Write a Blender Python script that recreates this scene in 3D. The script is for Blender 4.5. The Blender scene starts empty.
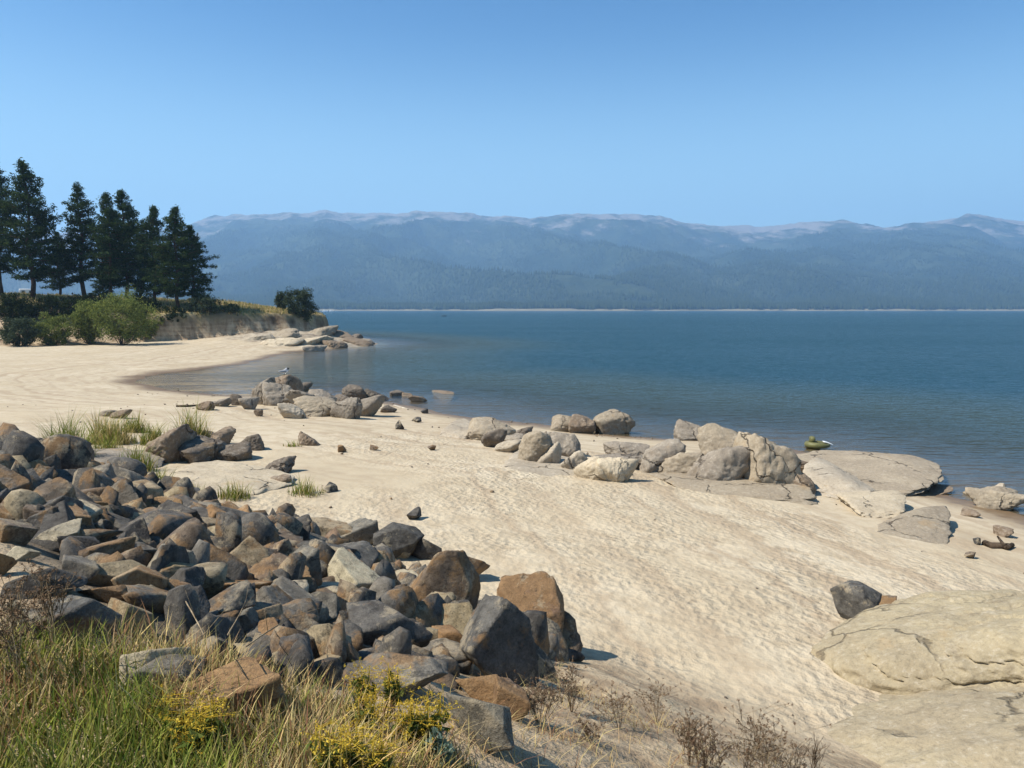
import bpy, bmesh, math, random
import numpy as np
from mathutils import Vector, Matrix, Euler
R = random.Random(7)
NR = np.random.default_rng(11)
scene = bpy.context.scene
COL = scene.collection

# ---------------------------------------------------------------- camera constants (lens, tilt, eye height)
FPX, CX, CY, EYE = 760.0, 512.0, 384.0, 6.0
TILT = math.atan(75.0 / FPX)
CT, ST = math.cos(TILT), math.sin(TILT)
def ray(px, py):
    dx, dy = (px - CX) / FPX, (CY - py) / FPX
    return np.array([dx, CT + dy * ST, -ST + dy * CT])
def at_z(px, py, z):
    d = ray(px, py); t = (z - EYE) / d[2]
    return np.array([d[0] * t, d[1] * t])

# ---------------------------------------------------------------- noise
def _hash(ix, iy, iz):
    h = (ix.astype(np.int64) * 374761393 + iy.astype(np.int64) * 668265263 + iz.astype(np.int64) * 2147483647 // 7) & 0xffffffff
    h = ((h ^ (h >> 13)) * 1274126177) & 0xffffffff
    h = h ^ (h >> 16)
    return (h & 0xffff) / 65535.0
_G = np.random.default_rng(2).normal(size=(256, 3)); _G /= np.linalg.norm(_G, axis=1)[:, None]
def vnoise(x, y, z=None):
    """gradient noise, about -1..1"""
    x = np.asarray(x, float); y = np.asarray(y, float)
    z = np.full_like(x, .37) if z is None else np.asarray(z, float)
    ix, iy, iz = np.floor(x), np.floor(y), np.floor(z)
    fx, fy, fz = x - ix, y - iy, z - iz
    ux, uy, uz = [f * f * f * (f * (f * 6 - 15) + 10) for f in (fx, fy, fz)]
    o = 0
    for a in (0, 1):
        for b in (0, 1):
            for c in (0, 1):
                w = (ux if a else 1 - ux) * (uy if b else 1 - uy) * (uz if c else 1 - uz)
                g = _G[(_hash(ix + a, iy + b, iz + c) * 65535).astype(int) & 255]
                o = o + w * (g[..., 0] * (fx - a) + g[..., 1] * (fy - b) + g[..., 2] * (fz - c))
    return o * 1.55
def fbm(x, y, z=None, oct=4, gain=.5):
    o, a = 0, 1.0
    x = np.asarray(x, float); y = np.asarray(y, float); z = np.full_like(x, .37) if z is None else z
    for k in range(oct):
        o = o + a * vnoise(x + 17.3 * k, y + 5.1 * k, z + 9.7 * k); a *= gain
        x, y, z = 1.6 * x + 1.2 * y, 1.6 * y - 1.2 * x, 2 * z
    return o
def sstep(a, b, v):
    t = np.clip((v - a) / (b - a), 0, 1); return t * t * (3 - 2 * t)

# ---------------------------------------------------------------- object helpers
def link(o, parent=None):
    COL.objects.link(o)
    if parent is not None: o.parent = parent
    return o
def mesh_np(name, v, f, smooth=False):
    """v (n,3); f (m,k) with one k, or a list of such arrays"""
    fs = f if isinstance(f, list) else [f]
    me = bpy.data.meshes.new(name)
    v = np.asarray(v, np.float32)
    loops = np.concatenate([np.asarray(a).ravel() for a in fs]).astype(np.int32)
    tot = np.concatenate([np.full(len(a), np.asarray(a).shape[1], np.int32) for a in fs])
    st = np.concatenate([[0], np.cumsum(tot)[:-1]]).astype(np.int32)
    me.vertices.add(len(v)); me.vertices.foreach_set('co', v.ravel())
    me.loops.add(len(loops)); me.loops.foreach_set('vertex_index', loops)
    me.polygons.add(len(tot)); me.polygons.foreach_set('loop_start', st); me.polygons.foreach_set('loop_total', tot)
    if smooth: me.polygons.foreach_set('use_smooth', np.ones(len(tot), bool))
    me.update(calc_edges=True); me.validate()
    return me
def attr_f(me, name, vals):
    a = me.attributes.new(name, 'FLOAT', 'POINT'); a.data.foreach_set('value', np.asarray(vals, np.float32).ravel())
def attr_c(me, name, rgb):
    a = me.attributes.new(name, 'FLOAT_COLOR', 'POINT')
    c = np.ones((len(rgb), 4), np.float32); c[:, :3] = rgb; a.data.foreach_set('color', c.ravel())
def obj(name, me, mat=None, parent=None, loc=(0, 0, 0)):
    o = bpy.data.objects.new(name, me); o.location = loc
    if mat is not None and len(me.materials) == 0: me.materials.append(mat)
    return link(o, parent)
def tag(o, label=None, cat=None, group=None, kind=None):
    if label: o['label'] = label
    if cat: o['category'] = cat
    if group: o['group'] = group
    if kind: o['kind'] = kind
    return o
def thing(name, label, cat, loc=(0, 0, 0), rz=0, group=None):
    o = bpy.data.objects.new(name, None); o.location = loc; o.rotation_euler = (0, 0, rz); o.empty_display_size = .2
    link(o); return tag(o, label, cat, group)
def copy_tree(o, parent=None):
    kids = list(o.children)
    c = o.copy(); COL.objects.link(c); c.parent = parent
    for k in kids: copy_tree(k, c)
    return c

class MB:
    """collects pieces of one mesh"""
    def __init__(s): s.v = []; s.f3 = []; s.f4 = []; s.n = 0
    def add(s, v, f):
        v = np.asarray(v, float); f = np.asarray(f, int)
        s.v.append(v); (s.f3 if f.shape[1] == 3 else s.f4).append(f + s.n); s.n += len(v)
    def tube(s, pts, rad, n=6):
        pts = [np.asarray(p, float) for p in pts]; rings = []
        for i, p in enumerate(pts):
            d = pts[min(i + 1, len(pts) - 1)] - pts[max(i - 1, 0)]
            d = d / (np.linalg.norm(d) + 1e-9)
            a = np.cross(d, [0, 0, 1.0] if abs(d[2]) < .9 else [1.0, 0, 0]); a /= np.linalg.norm(a); b = np.cross(d, a)
            r = rad[i] if hasattr(rad, '__len__') else rad
            th = np.arange(n) * 2 * math.pi / n
            rings.append(p + r * (np.cos(th)[:, None] * a + np.sin(th)[:, None] * b))
        v = np.concatenate(rings); f = []
        for i in range(len(pts) - 1):
            for k in range(n):
                f.append((i * n + k, i * n + (k + 1) % n, (i + 1) * n + (k + 1) % n, (i + 1) * n + k))
        s.add(v, f)
        for e, sg in ((0, 1), (len(pts) - 1, -1)):
            c = s.n; ids = [(e * n + k) for k in range(n)]
            s.v.append(pts[e][None, :]); s.n += 1
            base = c - len(v)
            s.f3.append(np.array([(c, base + ids[(k + 1) % n], base + ids[k]) if sg > 0 else (c, base + ids[k], base + ids[(k + 1) % n]) for k in range(n)]))
    def box(s, c, d, rz=0):
        x, y, z = d[0] / 2, d[1] / 2, d[2] / 2
        v = np.array([(a * x, b * y, e * z) for a in (-1, 1) for b in (-1, 1) for e in (-1, 1)])
        m = np.array([[math.cos(rz), -math.sin(rz), 0], [math.sin(rz), math.cos(rz), 0], [0, 0, 1]])
        s.add(v @ m.T + np.asarray(c), [(0, 1, 3, 2), (4, 6, 7, 5), (0, 4, 5, 1), (2, 3, 7, 6), (0, 2, 6, 4), (1, 5, 7, 3)])
    def mesh(s, name, smooth=False):
        fs = [np.concatenate(x) for x in (s.f3, s.f4) if x]
        return mesh_np(name, np.concatenate(s.v), fs, smooth)

# ---------------------------------------------------------------- node helper
def material(name):
    m = bpy.data.materials.new(name); m.use_nodes = True
    nt = m.node_tree; nt.nodes.clear()
    return m, nt
class N:
    def __init__(s, nt): s.nt = nt
    def new(s, t, ins=None, **kw):
        n = s.nt.nodes.new(t)
        for k, v in kw.items(): setattr(n, k, v)
        for k, v in (ins or {}).items(): s.set(n.inputs[k], v)
        return n
    def set(s, sock, v):
        if isinstance(v, bpy.types.NodeSocket): s.nt.links.new(v, sock)
        elif v is not None:
            if isinstance(v, tuple) and len(v) == 3 and sock.type == 'RGBA': v = v + (1,)
            sock.default_value = v
    def math(s, op, a, b=None, clamp=False):
        n = s.new('ShaderNodeMath', operation=op, use_clamp=clamp); s.set(n.inputs[0], a)
        if b is not None: s.set(n.inputs[1], b)
        return n.outputs[0]
    def mix(s, f, a, b, blend='MIX'):
        n = s.new('ShaderNodeMix', data_type='RGBA', blend_type=blend)
        s.set(n.inputs[0], f); s.set(n.inputs[6], a); s.set(n.inputs[7], b); return n.outputs[2]
    def noise(s, vec, scale, detail=4, rough=.55, dist=0):
        n = s.new('ShaderNodeTexNoise', {'Scale': scale, 'Detail': detail, 'Roughness': rough, 'Distortion': dist})
        if vec is not None: s.set(n.inputs['Vector'], vec)
        return n.outputs[0]
    def voro(s, vec, scale, feature='F1', rnd=1.0, smooth=None):
        n = s.new('ShaderNodeTexVoronoi', {'Scale': scale, 'Randomness': rnd}, feature=feature)
        if smooth is not None: n.inputs['Smoothness'].default_value = smooth
        s.set(n.inputs['Vector'], vec); return n.outputs['Distance']
    def ramp(s, f, a, b, c0=0.0, c1=1.0):
        n = s.new('ShaderNodeMapRange', {'From Min': a, 'From Max': b, 'To Min': c0, 'To Max': c1}, interpolation_type='SMOOTHSTEP'); s.set(n.inputs[0], f); return n.outputs[0]
    def mapping(s, vec, scale=(1, 1, 1), rot=(0, 0, 0)):
        n = s.new('ShaderNodeMapping'); n.inputs['Scale'].default_value = scale; n.inputs['Rotation'].default_value = rot
        s.set(n.inputs[0], vec); return n.outputs[0]
    def attr(s, name, out='Fac'): return s.new('ShaderNodeAttribute', attribute_name=name).outputs[out]
    def bump(s, h, strength, dist, normal=None):
        n = s.new('ShaderNodeBump', {'Strength': strength, 'Distance': dist}); s.set(n.inputs['Height'], h)
        if normal is not None: s.set(n.inputs['Normal'], normal)
        return n.outputs[0]
    def out(s, surf): s.nt.links.new(surf, s.new('ShaderNodeOutputMaterial').inputs[0])
    def bsdf(s, color, rough=.9, normal=None, spec=.2):
        n = s.new('ShaderNodeBsdfPrincipled', {'Base Color': color, 'Roughness': rough, 'Specular IOR Level': spec})
        if normal is not None: s.set(n.inputs['Normal'], normal)
        return n.outputs[0]
# ---------------------------------------------------------------- terrain: shoreline, headland, riprap bank
def seg_dist(px, py, poly):
    """unsigned distance to a closed polygon and inside mask, vectorised"""
    x = np.asarray(px, float).ravel(); y = np.asarray(py, float).ravel()
    best = np.full(x.shape, 1e18); ins = np.zeros(x.shape, bool)
    n = len(poly)
    for i in range(n):
        ax, ay = poly[i]; bx, by = poly[(i + 1) % n]
        ex, ey = bx - ax, by - ay
        t = np.clip(((x - ax) * ex + (y - ay) * ey) / (ex * ex + ey * ey + 1e-12), 0, 1)
        best = np.minimum(best, (x - ax - t * ex) ** 2 + (y - ay - t * ey) ** 2)
        c = ((ay > y) != (by > y))
        if ey != 0: ins ^= c & (x < ex * (y - ay) / ey + ax)
    return np.sqrt(best), ins
_shore_px = [(1030, 518), (1000, 508), (960, 497), (930, 486), (900, 478), (860, 468), (800, 452), (765, 444), (715, 441), (660, 438), (600, 433), (560, 428),
             (520, 424), (470, 417), (430, 410), (395, 403), (340, 399), (290, 396), (240, 396), (200, 393), (165, 389), (146, 384),
             (138, 380), (142, 376), (165, 372), (200, 370), (240, 364), (270, 357), (292, 352), (318, 350), (345, 347.5), (374, 344.5)]
SHORE = [tuple(at_z(x, y, 0)) for x, y in _shore_px]
LAND = [(60, -80), (24, -30), (19, 5), (16.5, 16)] + SHORE + [(-24.5, 136), (-30, 150), (-45, 175), (-80, 210), (-160, 260), (-320, 320), (-700, 420), (-3000, 600), (-3000, -80)]
HEAD = [(-400, 96), (-110, 105), (-72, 107), (-62, 112), (-58, 121), (-52, 125.5), (-47.5, 126.5), (-43, 130), (-39.5, 133), (-36, 139), (-36, 150), (-50, 180), (-110, 230), (-400, 300)]
BN = np.array([.68, .733])          # direction down the bank, towards the lake
def parts(x, y):
    x = np.asarray(x, float); y = np.asarray(y, float); sh = x.shape
    wx = x + .9 * fbm(x / 6, y / 6, oct=3) * np.clip(y / 60, .25, 1.2); wy = y + .9 * fbm(x / 6 + 40, y / 6, oct=3) * np.clip(y / 60, .25, 1.2)
    d, i = seg_dist(wx, wy, LAND); d = np.where(i, d, -d).reshape(sh)
    hx = x + 1.6 * fbm(x / 7 + 9, y / 7, oct=3); hy = y + 1.6 * fbm(x / 7, y / 7 + 33, oct=3)
    h, i = seg_dist(hx, hy, HEAD); h = np.where(i, h, -h).reshape(sh)
    s = BN[0] * x + BN[1] * y
    return d, h, s
def plat(x, y): return np.exp(-(((x + 35) / 13) ** 2 + ((y - 127) / 13) ** 2))
def zfun(x, y, full=False):
    x = np.asarray(x, float); y = np.asarray(y, float)
    d, h, s = parts(x, y)
    A = 2.6 + (0.95 - 2.6) * sstep(25, 70, y) + 1.7 * plat(x, y)
    k = .042 + .10 * plat(x, y)
    zb = np.where(d > 0, A * (1 - np.exp(-np.maximum(d, 0) * k)), -np.minimum(-0.0 + .044 * np.abs(d) + .0014 * d * d, 7.0))
    zb = zb + .05 * fbm(x / 3.1, y / 3.1, oct=3) * sstep(.5, 4, d) + .5 * plat(x, y) * np.abs(fbm(x / 4, y / 4 + 3, oct=4)) * sstep(0, 3, d)
    zk = 4.45 - np.maximum(0, s - 1.3) * .474 + .10 * fbm(x / 1.3, y / 1.3, oct=4)
    zk = np.where(s > 9.2, -50, zk)
    m = np.maximum(zb, zk); df = np.abs(zb - zk); kk = .35
    z = m + np.maximum(kk - df, 0) ** 2 / (4 * kk)
    T = np.interp(x, [-200, -120, -85, -70, -58, -45, -36], [9.0, 8.2, 7.4, 6.4, 5.2, 5.5, 5.0])
    w = np.interp(x, [-90, -64, -58, -36], [20, 15, 1.8, 1.6])
    cl = sstep(0, 1, np.clip(h / w, 0, 1))
    top = T + np.interp(np.maximum(h - w, 0), [0, 14, 40], [0, 2.2, 2.8]) * np.interp(x, [-75, -60, -45], [.5, 1.1, .35]) + .25 * fbm(x / 5, y / 5, oct=3)
    z = np.where(h > 0, z + (top - z) * cl + .3 * fbm(x / 1.5, y / 1.5, z * 1.2, oct=3) * cl * (1 - cl) * 4, z)
    if full: return z, d, h, s, w, zk - zb
    return z
_T = np.concatenate([np.linspace(2.0, 40, 260), np.linspace(40, 220, 300)[1:]])
def hit(px, py, off=0.0):
    """where the line of sight meets the ground (raised by OFF): x, y, z, distance factor"""
    d = ray(px, py); X, Y, Z = d[0] * _T, d[1] * _T, EYE + d[2] * _T
    g = np.maximum(zfun(X, Y), -.15) + off - Z
    i = np.argmax(g > 0)
    if g[i] <= 0: i = len(_T) - 1
    t = _T[0]
    if i > 0:
        tt = np.linspace(_T[i - 1], _T[i], 24)
        g = np.maximum(zfun(d[0] * tt, d[1] * tt), -.15) + off - (EYE + d[2] * tt)
        j = max(1, int(np.argmax(g > 0))) if g.max() > 0 else 23
        a, b = g[j - 1], g[j]; t = tt[j - 1] + (tt[j] - tt[j - 1]) * (0 - a) / (b - a + 1e-12)
    return d[0] * t, d[1] * t, EYE + d[2] * t, t

def grid_lines(lo, hi, fine, grow):
    """coordinate lines: FINE = [(a, b, step)] spans, growing steps outside"""
    out = []
    for a, b, st in fine: out.append(np.arange(a, b, st))
    pts = np.concatenate(out)
    right, st, p = [], fine[-1][2], fine[-1][1]
    while p < hi: right.append(p); st *= grow; p += st
    right.append(hi)
    left, st, p = [], fine[0][2], fine[0][0]
    while p > lo: st *= grow; p -= st; left.append(max(p, lo))
    return np.concatenate([left[::-1], pts, right])
GX = grid_lines(-9000, 9000, [(-84, -22, .4), (-22, 17, .12), (17, 24, .4)], 1.07)
GY = grid_lines(-80, 2660, [(0.5, 34, .12), (34, 60, .22), (60, 145, .36)], 1.07)
def tensor(xs, ys):
    X, Y = np.meshgrid(xs, ys); nx, ny = len(xs), len(ys)
    i = np.arange(nx - 1)[None, :] + (np.arange(ny - 1) * nx)[:, None]
    f = np.stack([i, i + 1, i + nx + 1, i + nx], -1).reshape(-1, 4)
    return X.ravel(), Y.ravel(), f
gx, gy, gf = tensor(GX, GY)
gz, gd, gh, gs, gw, gb = zfun(gx, gy, True)
# trampled sand: shallow dents in the dry beach
tram = sstep(2.5, 9, gd) * (1 - sstep(-.2, .4, gb)) * (1 - sstep(42, 60, gy)) * sstep(-.6, .25, fbm(gx / 7 + 3, gy / 9, oct=2) + np.clip((26 - gy) / 16, -.5, .8))
near = (gx > -24) & (gx < 20) & (gy > 0) & (gy < 62)
dent = np.zeros_like(gz)
dent[near] = vnoise(gx[near] * 2.9, gy[near] * 2.5) * .014 + vnoise(gx[near] * 5.3 + 7, gy[near] * 4.6) * .016
gz = gz + dent * tram
ground_me = mesh_np('ground', np.stack([gx, gy, gz], 1), gf, True)
attr_f(ground_me, 'shore', gd); attr_f(ground_me, 'tram', tram)
bankm = sstep(-.25, .3, gb) * (gs < 9.3)
hillm = sstep(.5, 1.0, gh / gw + .25 * fbm(gx / 3, gy / 3, oct=3))
cliffm = sstep(-.6, .2, gh) * (1 - hillm)
topsoil_shade = sstep(.42, .8, gh / gw + .22 * fbm(gx / 1.8, gy / 1.8, oct=3)) * (gh < gw * 1.3)  # upper cliff band: dark soil plus painted shade of the overhanging lip
attr_f(ground_me, 'topsoil_shade', topsoil_shade)
slopem = sstep(.35, .7, gh / gw) * (1 - sstep(1.2, 2.6, gh / gw)) * sstep(-55, -62, gx)
attr_f(ground_me, 'slope', slopem)
granm = np.clip(sstep(.25, .5, plat(gx, gy) + .18 * fbm(gx / 4, gy / 4, oct=3)), 0, 1) * (gh < 1.0)
attr_f(ground_me, 'bank', bankm); attr_f(ground_me, 'hill', hillm); attr_f(ground_me, 'cliff', cliffm); attr_f(ground_me, 'granite', granm)
riprapm = bankm * sstep(1.1, 1.9, gs) * (1 - sstep(-.7, .1, BN[1] * gx - BN[0] * gy + 5.7 - (7.1 - gs) * .5))
attr_f(ground_me, 'riprap', riprapm)

def ground_material():
    m, nt = material('beach_ground'); n = N(nt)
    pos = n.new('ShaderNodeNewGeometry').outputs['Position']
    shore, tr = n.attr('shore'), n.attr('tram')
    big = n.noise(pos, .22, 5); mid = n.noise(pos, 1.7, 5, .6); fine = n.noise(pos, 34, 3, .7)
    sand = n.mix(n.ramp(big, .3, .7), (.435, .355, .24), (.505, .425, .305))
    sand = n.mix(n.ramp(mid, .42, .68), sand, (.395, .318, .215))
    sand = n.mix(n.math('MULTIPLY', n.ramp(fine, .5, .75), .35), sand, (.27, .21, .145))
    # strand lines left by the falling lake
    band = n.noise(n.new('ShaderNodeCombineXYZ', {'X': n.math('ADD', n.math('MULTIPLY', shore, 1.1), n.math('MULTIPLY', mid, 1.1)), 'Y': n.math('MULTIPLY', big, 2.0)}).outputs[0], 1.0, 3, .6)
    sand = n.mix(n.math('MULTIPLY', n.math('MULTIPLY', n.ramp(band, .46, .66), n.ramp(shore, 34, 10)), .75), sand, (.33, .25, .165))
    wet = n.ramp(n.math('ADD', shore, n.math('MULTIPLY', n.math('SUBTRACT', mid, .5), 3.0)), 2.5, .3)
    sand = n.mix(wet, sand, (.165, .11, .062))
    gran = n.mix(n.ramp(n.noise(pos, .9, 6, .65), .35, .7), (.26, .21, .15), (.45, .38, .28))
    gran = n.mix(n.ramp(n.noise(n.mapping(pos, (.25, .25, 2.0)), 1.3, 4), .56, .66), gran, (.17, .13, .095))
    c = n.mix(n.attr('granite'), sand, gran)
    dirt = n.mix(n.ramp(n.noise(pos, 3.0, 6, .65), .35, .7), (.26, .19, .12), (.44, .345, .225))
    c = n.mix(n.attr('bank'), c, dirt)
    c = n.mix(n.attr('riprap'), c, n.mix(fine, (.035, .03, .026), (.09, .075, .055)))
    layer = n.noise(n.mapping(pos, (.35, .35, 2.6)), 1.0, 5, .6)
    gull = n.noise(n.mapping(pos, (1.1, 1.1, .25)), 1.0, 5, .65)
    soil = n.mix(n.ramp(n.math('ADD', n.math('MULTIPLY', layer, .35), n.math('MULTIPLY', gull, .65)), .36, .62), (.20, .135, .08), (.46, .36, .24))
    soil = n.mix(n.attr('topsoil_shade'), soil, n.mix(gull, (.035, .024, .015), (.10, .065, .04)))  # near-black brown carries the overhang's shade as colour
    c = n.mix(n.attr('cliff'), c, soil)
    hill = n.mix(n.ramp(n.noise(pos, .55, 6, .65), .36, .66), (.12, .10, .04), (.42, .31, .13))
    hill = n.mix(n.math('MULTIPLY', n.ramp(n.noise(pos, .23, 4), .48, .62), .75), hill, (.07, .055, .03))
    hill = n.mix(n.math('MULTIPLY', n.attr('slope'), n.ramp(n.noise(pos, .9, 5, .65), .3, .55, .35, .95)), hill, (.045, .036, .022))
    c = n.mix(n.attr('hill'), c, hill)
    dn = n.math('ADD', n.math('MULTIPLY', n.voro(n.mapping(pos, (1, .8, 1)), 6.6, 'SMOOTH_F1', 1.0, .4), 1.0), n.math('MULTIPLY', n.noise(pos, 9.5, 4, .6), 1.2))
    b = n.bump(dn, n.math('MULTIPLY', n.math('MULTIPLY', tr, n.ramp(n.noise(pos, .55, 4, .6), .34, .62, .45, 1.0)), .9), .058)
    b = n.bump(fine, .35, .012, b)
    b = n.bump(n.noise(pos, 3.0, 5, .7), n.math('ADD', n.math('MULTIPLY', n.attr('bank'), .8), n.math('ADD', n.math('MULTIPLY', n.attr('cliff'), .8), n.math('MULTIPLY', n.attr('granite'), .6))), .12, b)
    n.out(n.bsdf(c, n.ramp(wet, 0, 1, .95, .45), b, .15))
    return m
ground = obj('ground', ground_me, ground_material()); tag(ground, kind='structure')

# ---------------------------------------------------------------- lake
wx, wy = GX[::2], GY[GY > 10][::2]
wx = np.concatenate([wx, [9000]]) if wx[-1] < 9000 else wx
wy = np.concatenate([wy, [2700]])
lx, ly, lf = tensor(wx, wy)
lz, ld, lh, lsx, lwx, lbx = zfun(lx, ly, True)
keep = (lz < .6).reshape(len(wy), len(wx))
fk = (keep[:-1, :-1] | keep[1:, :-1] | keep[:-1, 1:] | keep[1:, 1:]).ravel()
lake_me = mesh_np('lake', np.stack([lx, ly, np.zeros_like(lx)], 1), lf[fk], True)
attr_f(lake_me, 'depth', np.maximum(-lz, 0))
def lake_material():
    m, nt = material('lake_water'); n = N(nt)
    pos = n.new('ShaderNodeNewGeometry').outputs['Position']
    dep = n.attr('depth')
    turb = n.math('SUBTRACT', 1.0, n.math('POWER', 2.718, n.math('MULTIPLY', dep, -1.2)))
    w1 = n.noise(n.mapping(pos, (.38, 1.05, 1), (0, 0, .16)), 1.5, 4, .58)
    w2 = n.noise(n.mapping(pos, (.35, 1.0, 1), (0, 0, -.2)), .30, 4, .6)
    w3 = n.noise(n.mapping(pos, (.3, 1.0, 1), (0, 0, .05)), .035, 4, .6)
    calm = n.ramp(dep, 0, .8, .3, 1.0)
    gust = n.ramp(n.noise(n.mapping(pos, (.25, 1, 1)), .02, 3), .35, .65, .65, 1.15)
    b = n.bump(w1, n.math('MULTIPLY', calm, gust), .60)
    b = n.bump(w2, n.math('MULTIPLY', calm, 1.0), 2.0, b)
    b = n.bump(w3, n.math('MULTIPLY', calm, .8), 4.0, b)
    fr = n.new('ShaderNodeFresnel', {'IOR': 1.333, 'Normal': b}).outputs[0]
    body = n.new('ShaderNodeBsdfDiffuse', {'Color': n.mix(n.ramp(dep, .2, 3.5), (.060, .085, .075), (.016, .054, .078))}).outputs[0]
    clear = n.new('ShaderNodeBsdfTransparent', {'Color': (.80, .86, .82, 1)}).outputs[0]
    mx = n.new('ShaderNodeMixShader', {0: turb, 1: clear, 2: body}).outputs[0]
    gl = n.new('ShaderNodeBsdfGlossy', {'Color': (1, 1, 1, 1), 'Roughness': .05, 'Normal': b}).outputs[0]
    n.out(n.new('ShaderNodeMixShader', {0: fr, 1: mx, 2: gl}).outputs[0])
    return m
lake = obj('lake_water', lake_me, lake_material()); tag(lake, kind='structure')

# ---------------------------------------------------------------- mountains across the lake, with the forest on their feet
_ridge = [(-500, 232), (0, 236), (120, 232), (190, 226), (200, 224), (215, 220), (235, 215), (270, 215), (300, 216), (330, 210), (345, 213), (370, 212.5), (420, 213), (460, 214),
          (500, 218), (530, 222), (560, 217), (600, 215), (640, 216), (680, 222), (720, 226), (780, 225), (830, 223), (860, 226), (880, 228), (910, 222),
          (940, 220), (965, 216), (1000, 222), (1030, 224), (1200, 216), (1500, 226)]
ra = np.array([ray(x, 309)[0] / ray(x, 309)[1] for x, _ in _ridge]); re_ = np.array([ray(512, y)[2] / ray(512, y)[1] for _, y in _ridge])
SHORE_FAR = 2560.0
def far_z(x, y):
    a = x / y; D = y
    sh = SHORE_FAR + 160 * fbm(a * 7, a * 0 + 1.0, oct=4)
    p = np.clip((D - sh - 120) / (8200 - sh - 120), 0, 1.0)
    rz = np.interp(a, ra, re_) * 8200 + 13 * fbm(a * 38, a * 0 + 3.0, oct=4, gain=.6)
    prof = np.interp(p, [0, .1, .3, .6, .85, 1.0], [0, .05, .22, .56, .88, 1.0])
    spur = 1 - np.abs(fbm(x / 1300 + .25 * y / 1300, y / 2600 + 4, oct=5, gain=.48)) * 1.6
    rough = fbm(x / 500, y / 700 + 8, oct=5, gain=.55)
    z = rz * prof + (spur - .55) * 185 * np.sin(math.pi * np.clip(p, 0, 1)) ** .8 + rough * 40 * sstep(.05, .3, p) * (1.0 - .6 * p)
    z = np.where(D > 8200, z - (D - 8200) * .25, z)
    beach = np.clip((D - sh) * .11, -6, 4.0 + 4.5 * fbm(a * 25, a * 0 + 7.0, oct=3))
    return np.where(p <= 0, beach, np.maximum(z, 4) + np.minimum(beach, 7)), p, sh
ma = np.linspace(-1.25, 1.25, 900)
mD = np.concatenate([np.linspace(2350, 2950, 60), np.linspace(2950, 8650, 200)[1:]])
Aa, Dd = np.meshgrid(ma, mD)
mx_, my_ = (Aa * Dd).ravel(), Dd.ravel()
mz, mp, _ = far_z(mx_, my_)
nxa = len(ma); ii = np.arange(nxa - 1)[None, :] + (np.arange(len(mD) - 1) * nxa)[:, None]
mt_me = mesh_np('mountains', np.stack([mx_, my_, mz], 1), np.stack([ii, ii + 1, ii + nxa + 1, ii + nxa], -1).reshape(-1, 4), True)
attr_f(mt_me, 'climb', mp)
def mountain_material():
    m, nt = material('forested_mountain'); n = N(nt)
    pos = n.new('ShaderNodeNewGeometry').outputs['Position']
    p = n.attr('climb'); z = n.new('ShaderNodeSeparateXYZ', {0: pos}).outputs[2]
    f1 = n.noise(pos, .0035, 6, .6); f2 = n.noise(pos, .03, 4, .7)
    c = n.mix(n.ramp(f1, .35, .7), (.014, .026, .015), (.050, .064, .032))
    c = n.mix(n.math('MULTIPLY', n.ramp(f2, .45, .7), .6), c, (.015, .025, .014))
    r = n.math('ADD', n.noise(n.mapping(pos, (1.6, .6, 3.0)), .0030, 8, .74), n.math('MULTIPLY', n.math('SUBTRACT', p, .80), .85))
    rock = n.mix(n.noise(pos, .02, 5, .7), (.17, .15, .135), (.33, .295, .26))
    c = n.mix(n.ramp(r, .42, .60, 0, .85), c, rock)
    r2 = n.noise(n.mapping(pos, (1, .5, 1)), .0016, 5, .6)
    c = n.mix(n.math('MULTIPLY', n.ramp(r2, .62, .70), .45), c, (.17, .16, .08))
    sh = n.ramp(n.math('ADD', z, n.math('MULTIPLY', n.math('SUBTRACT', n.noise(pos, .01, 4), .5), 9.0)), 8.5, 5.0)
    c = n.mix(sh, c, n.mix(n.noise(pos, .012, 5), (.30, .255, .18), (.11, .11, .065)))
    n.out(n.bsdf(c, .95, n.bump(f2, .8, 14.0), .05))
    return m
mt = obj('mountains', mt_me, mountain_material()); tag(mt, kind='structure')

def far_forest():
    K = 120000
    a = NR.uniform(-.78, .78, K); D = 2600 + (NR.random(K) ** 1.7) * 3600
    x, y = a * D, D
    z, p, sh = far_z(x, y)
    dens = fbm(x / 260, y / 260 + 50, oct=4)
    ok = (D > sh + 46 + 60 * fbm(a * 30, a * 0 + 2, oct=3)) & (dens > -.45 + .0 * p) & (z > 2.5)
    x, y, z = x[ok], y[ok], z[ok]; k = len(x)
    h = NR.uniform(13, 27, k); r = h * NR.uniform(.13, .2, k)
    th = np.arange(5) * 2 * math.pi / 5
    ph = NR.uniform(0, 6.28, k)
    ring = np.stack([x[:, None] + r[:, None] * np.cos(th + ph[:, None]), y[:, None] + r[:, None] * np.sin(th + ph[:, None]), np.repeat((z + h * .08)[:, None], 5, 1)], -1)
    apex = np.stack([x, y, z + h], -1)[:, None, :]
    v = np.concatenate([ring, apex], 1).reshape(-1, 3)
    b = (np.arange(k) * 6)[:, None]
    f = np.stack([np.stack([b[:, 0] + i, b[:, 0] + (i + 1) % 5, b[:, 0] + 5], -1) for i in range(5)], 1).reshape(-1, 3)
    me = mesh_np('far_forest', v, f)
    m, nt = material('far_conifer'); n = N(nt)
    rnd = n.new('ShaderNodeNewGeometry').outputs['Random Per Island']
    n.out(n.bsdf(n.mix(rnd, (.010, .020, .011), (.036, .050, .022)), .95, None, .05))
    return tag(obj('far_forest', me, m), kind='stuff')
far_forest()

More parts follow.
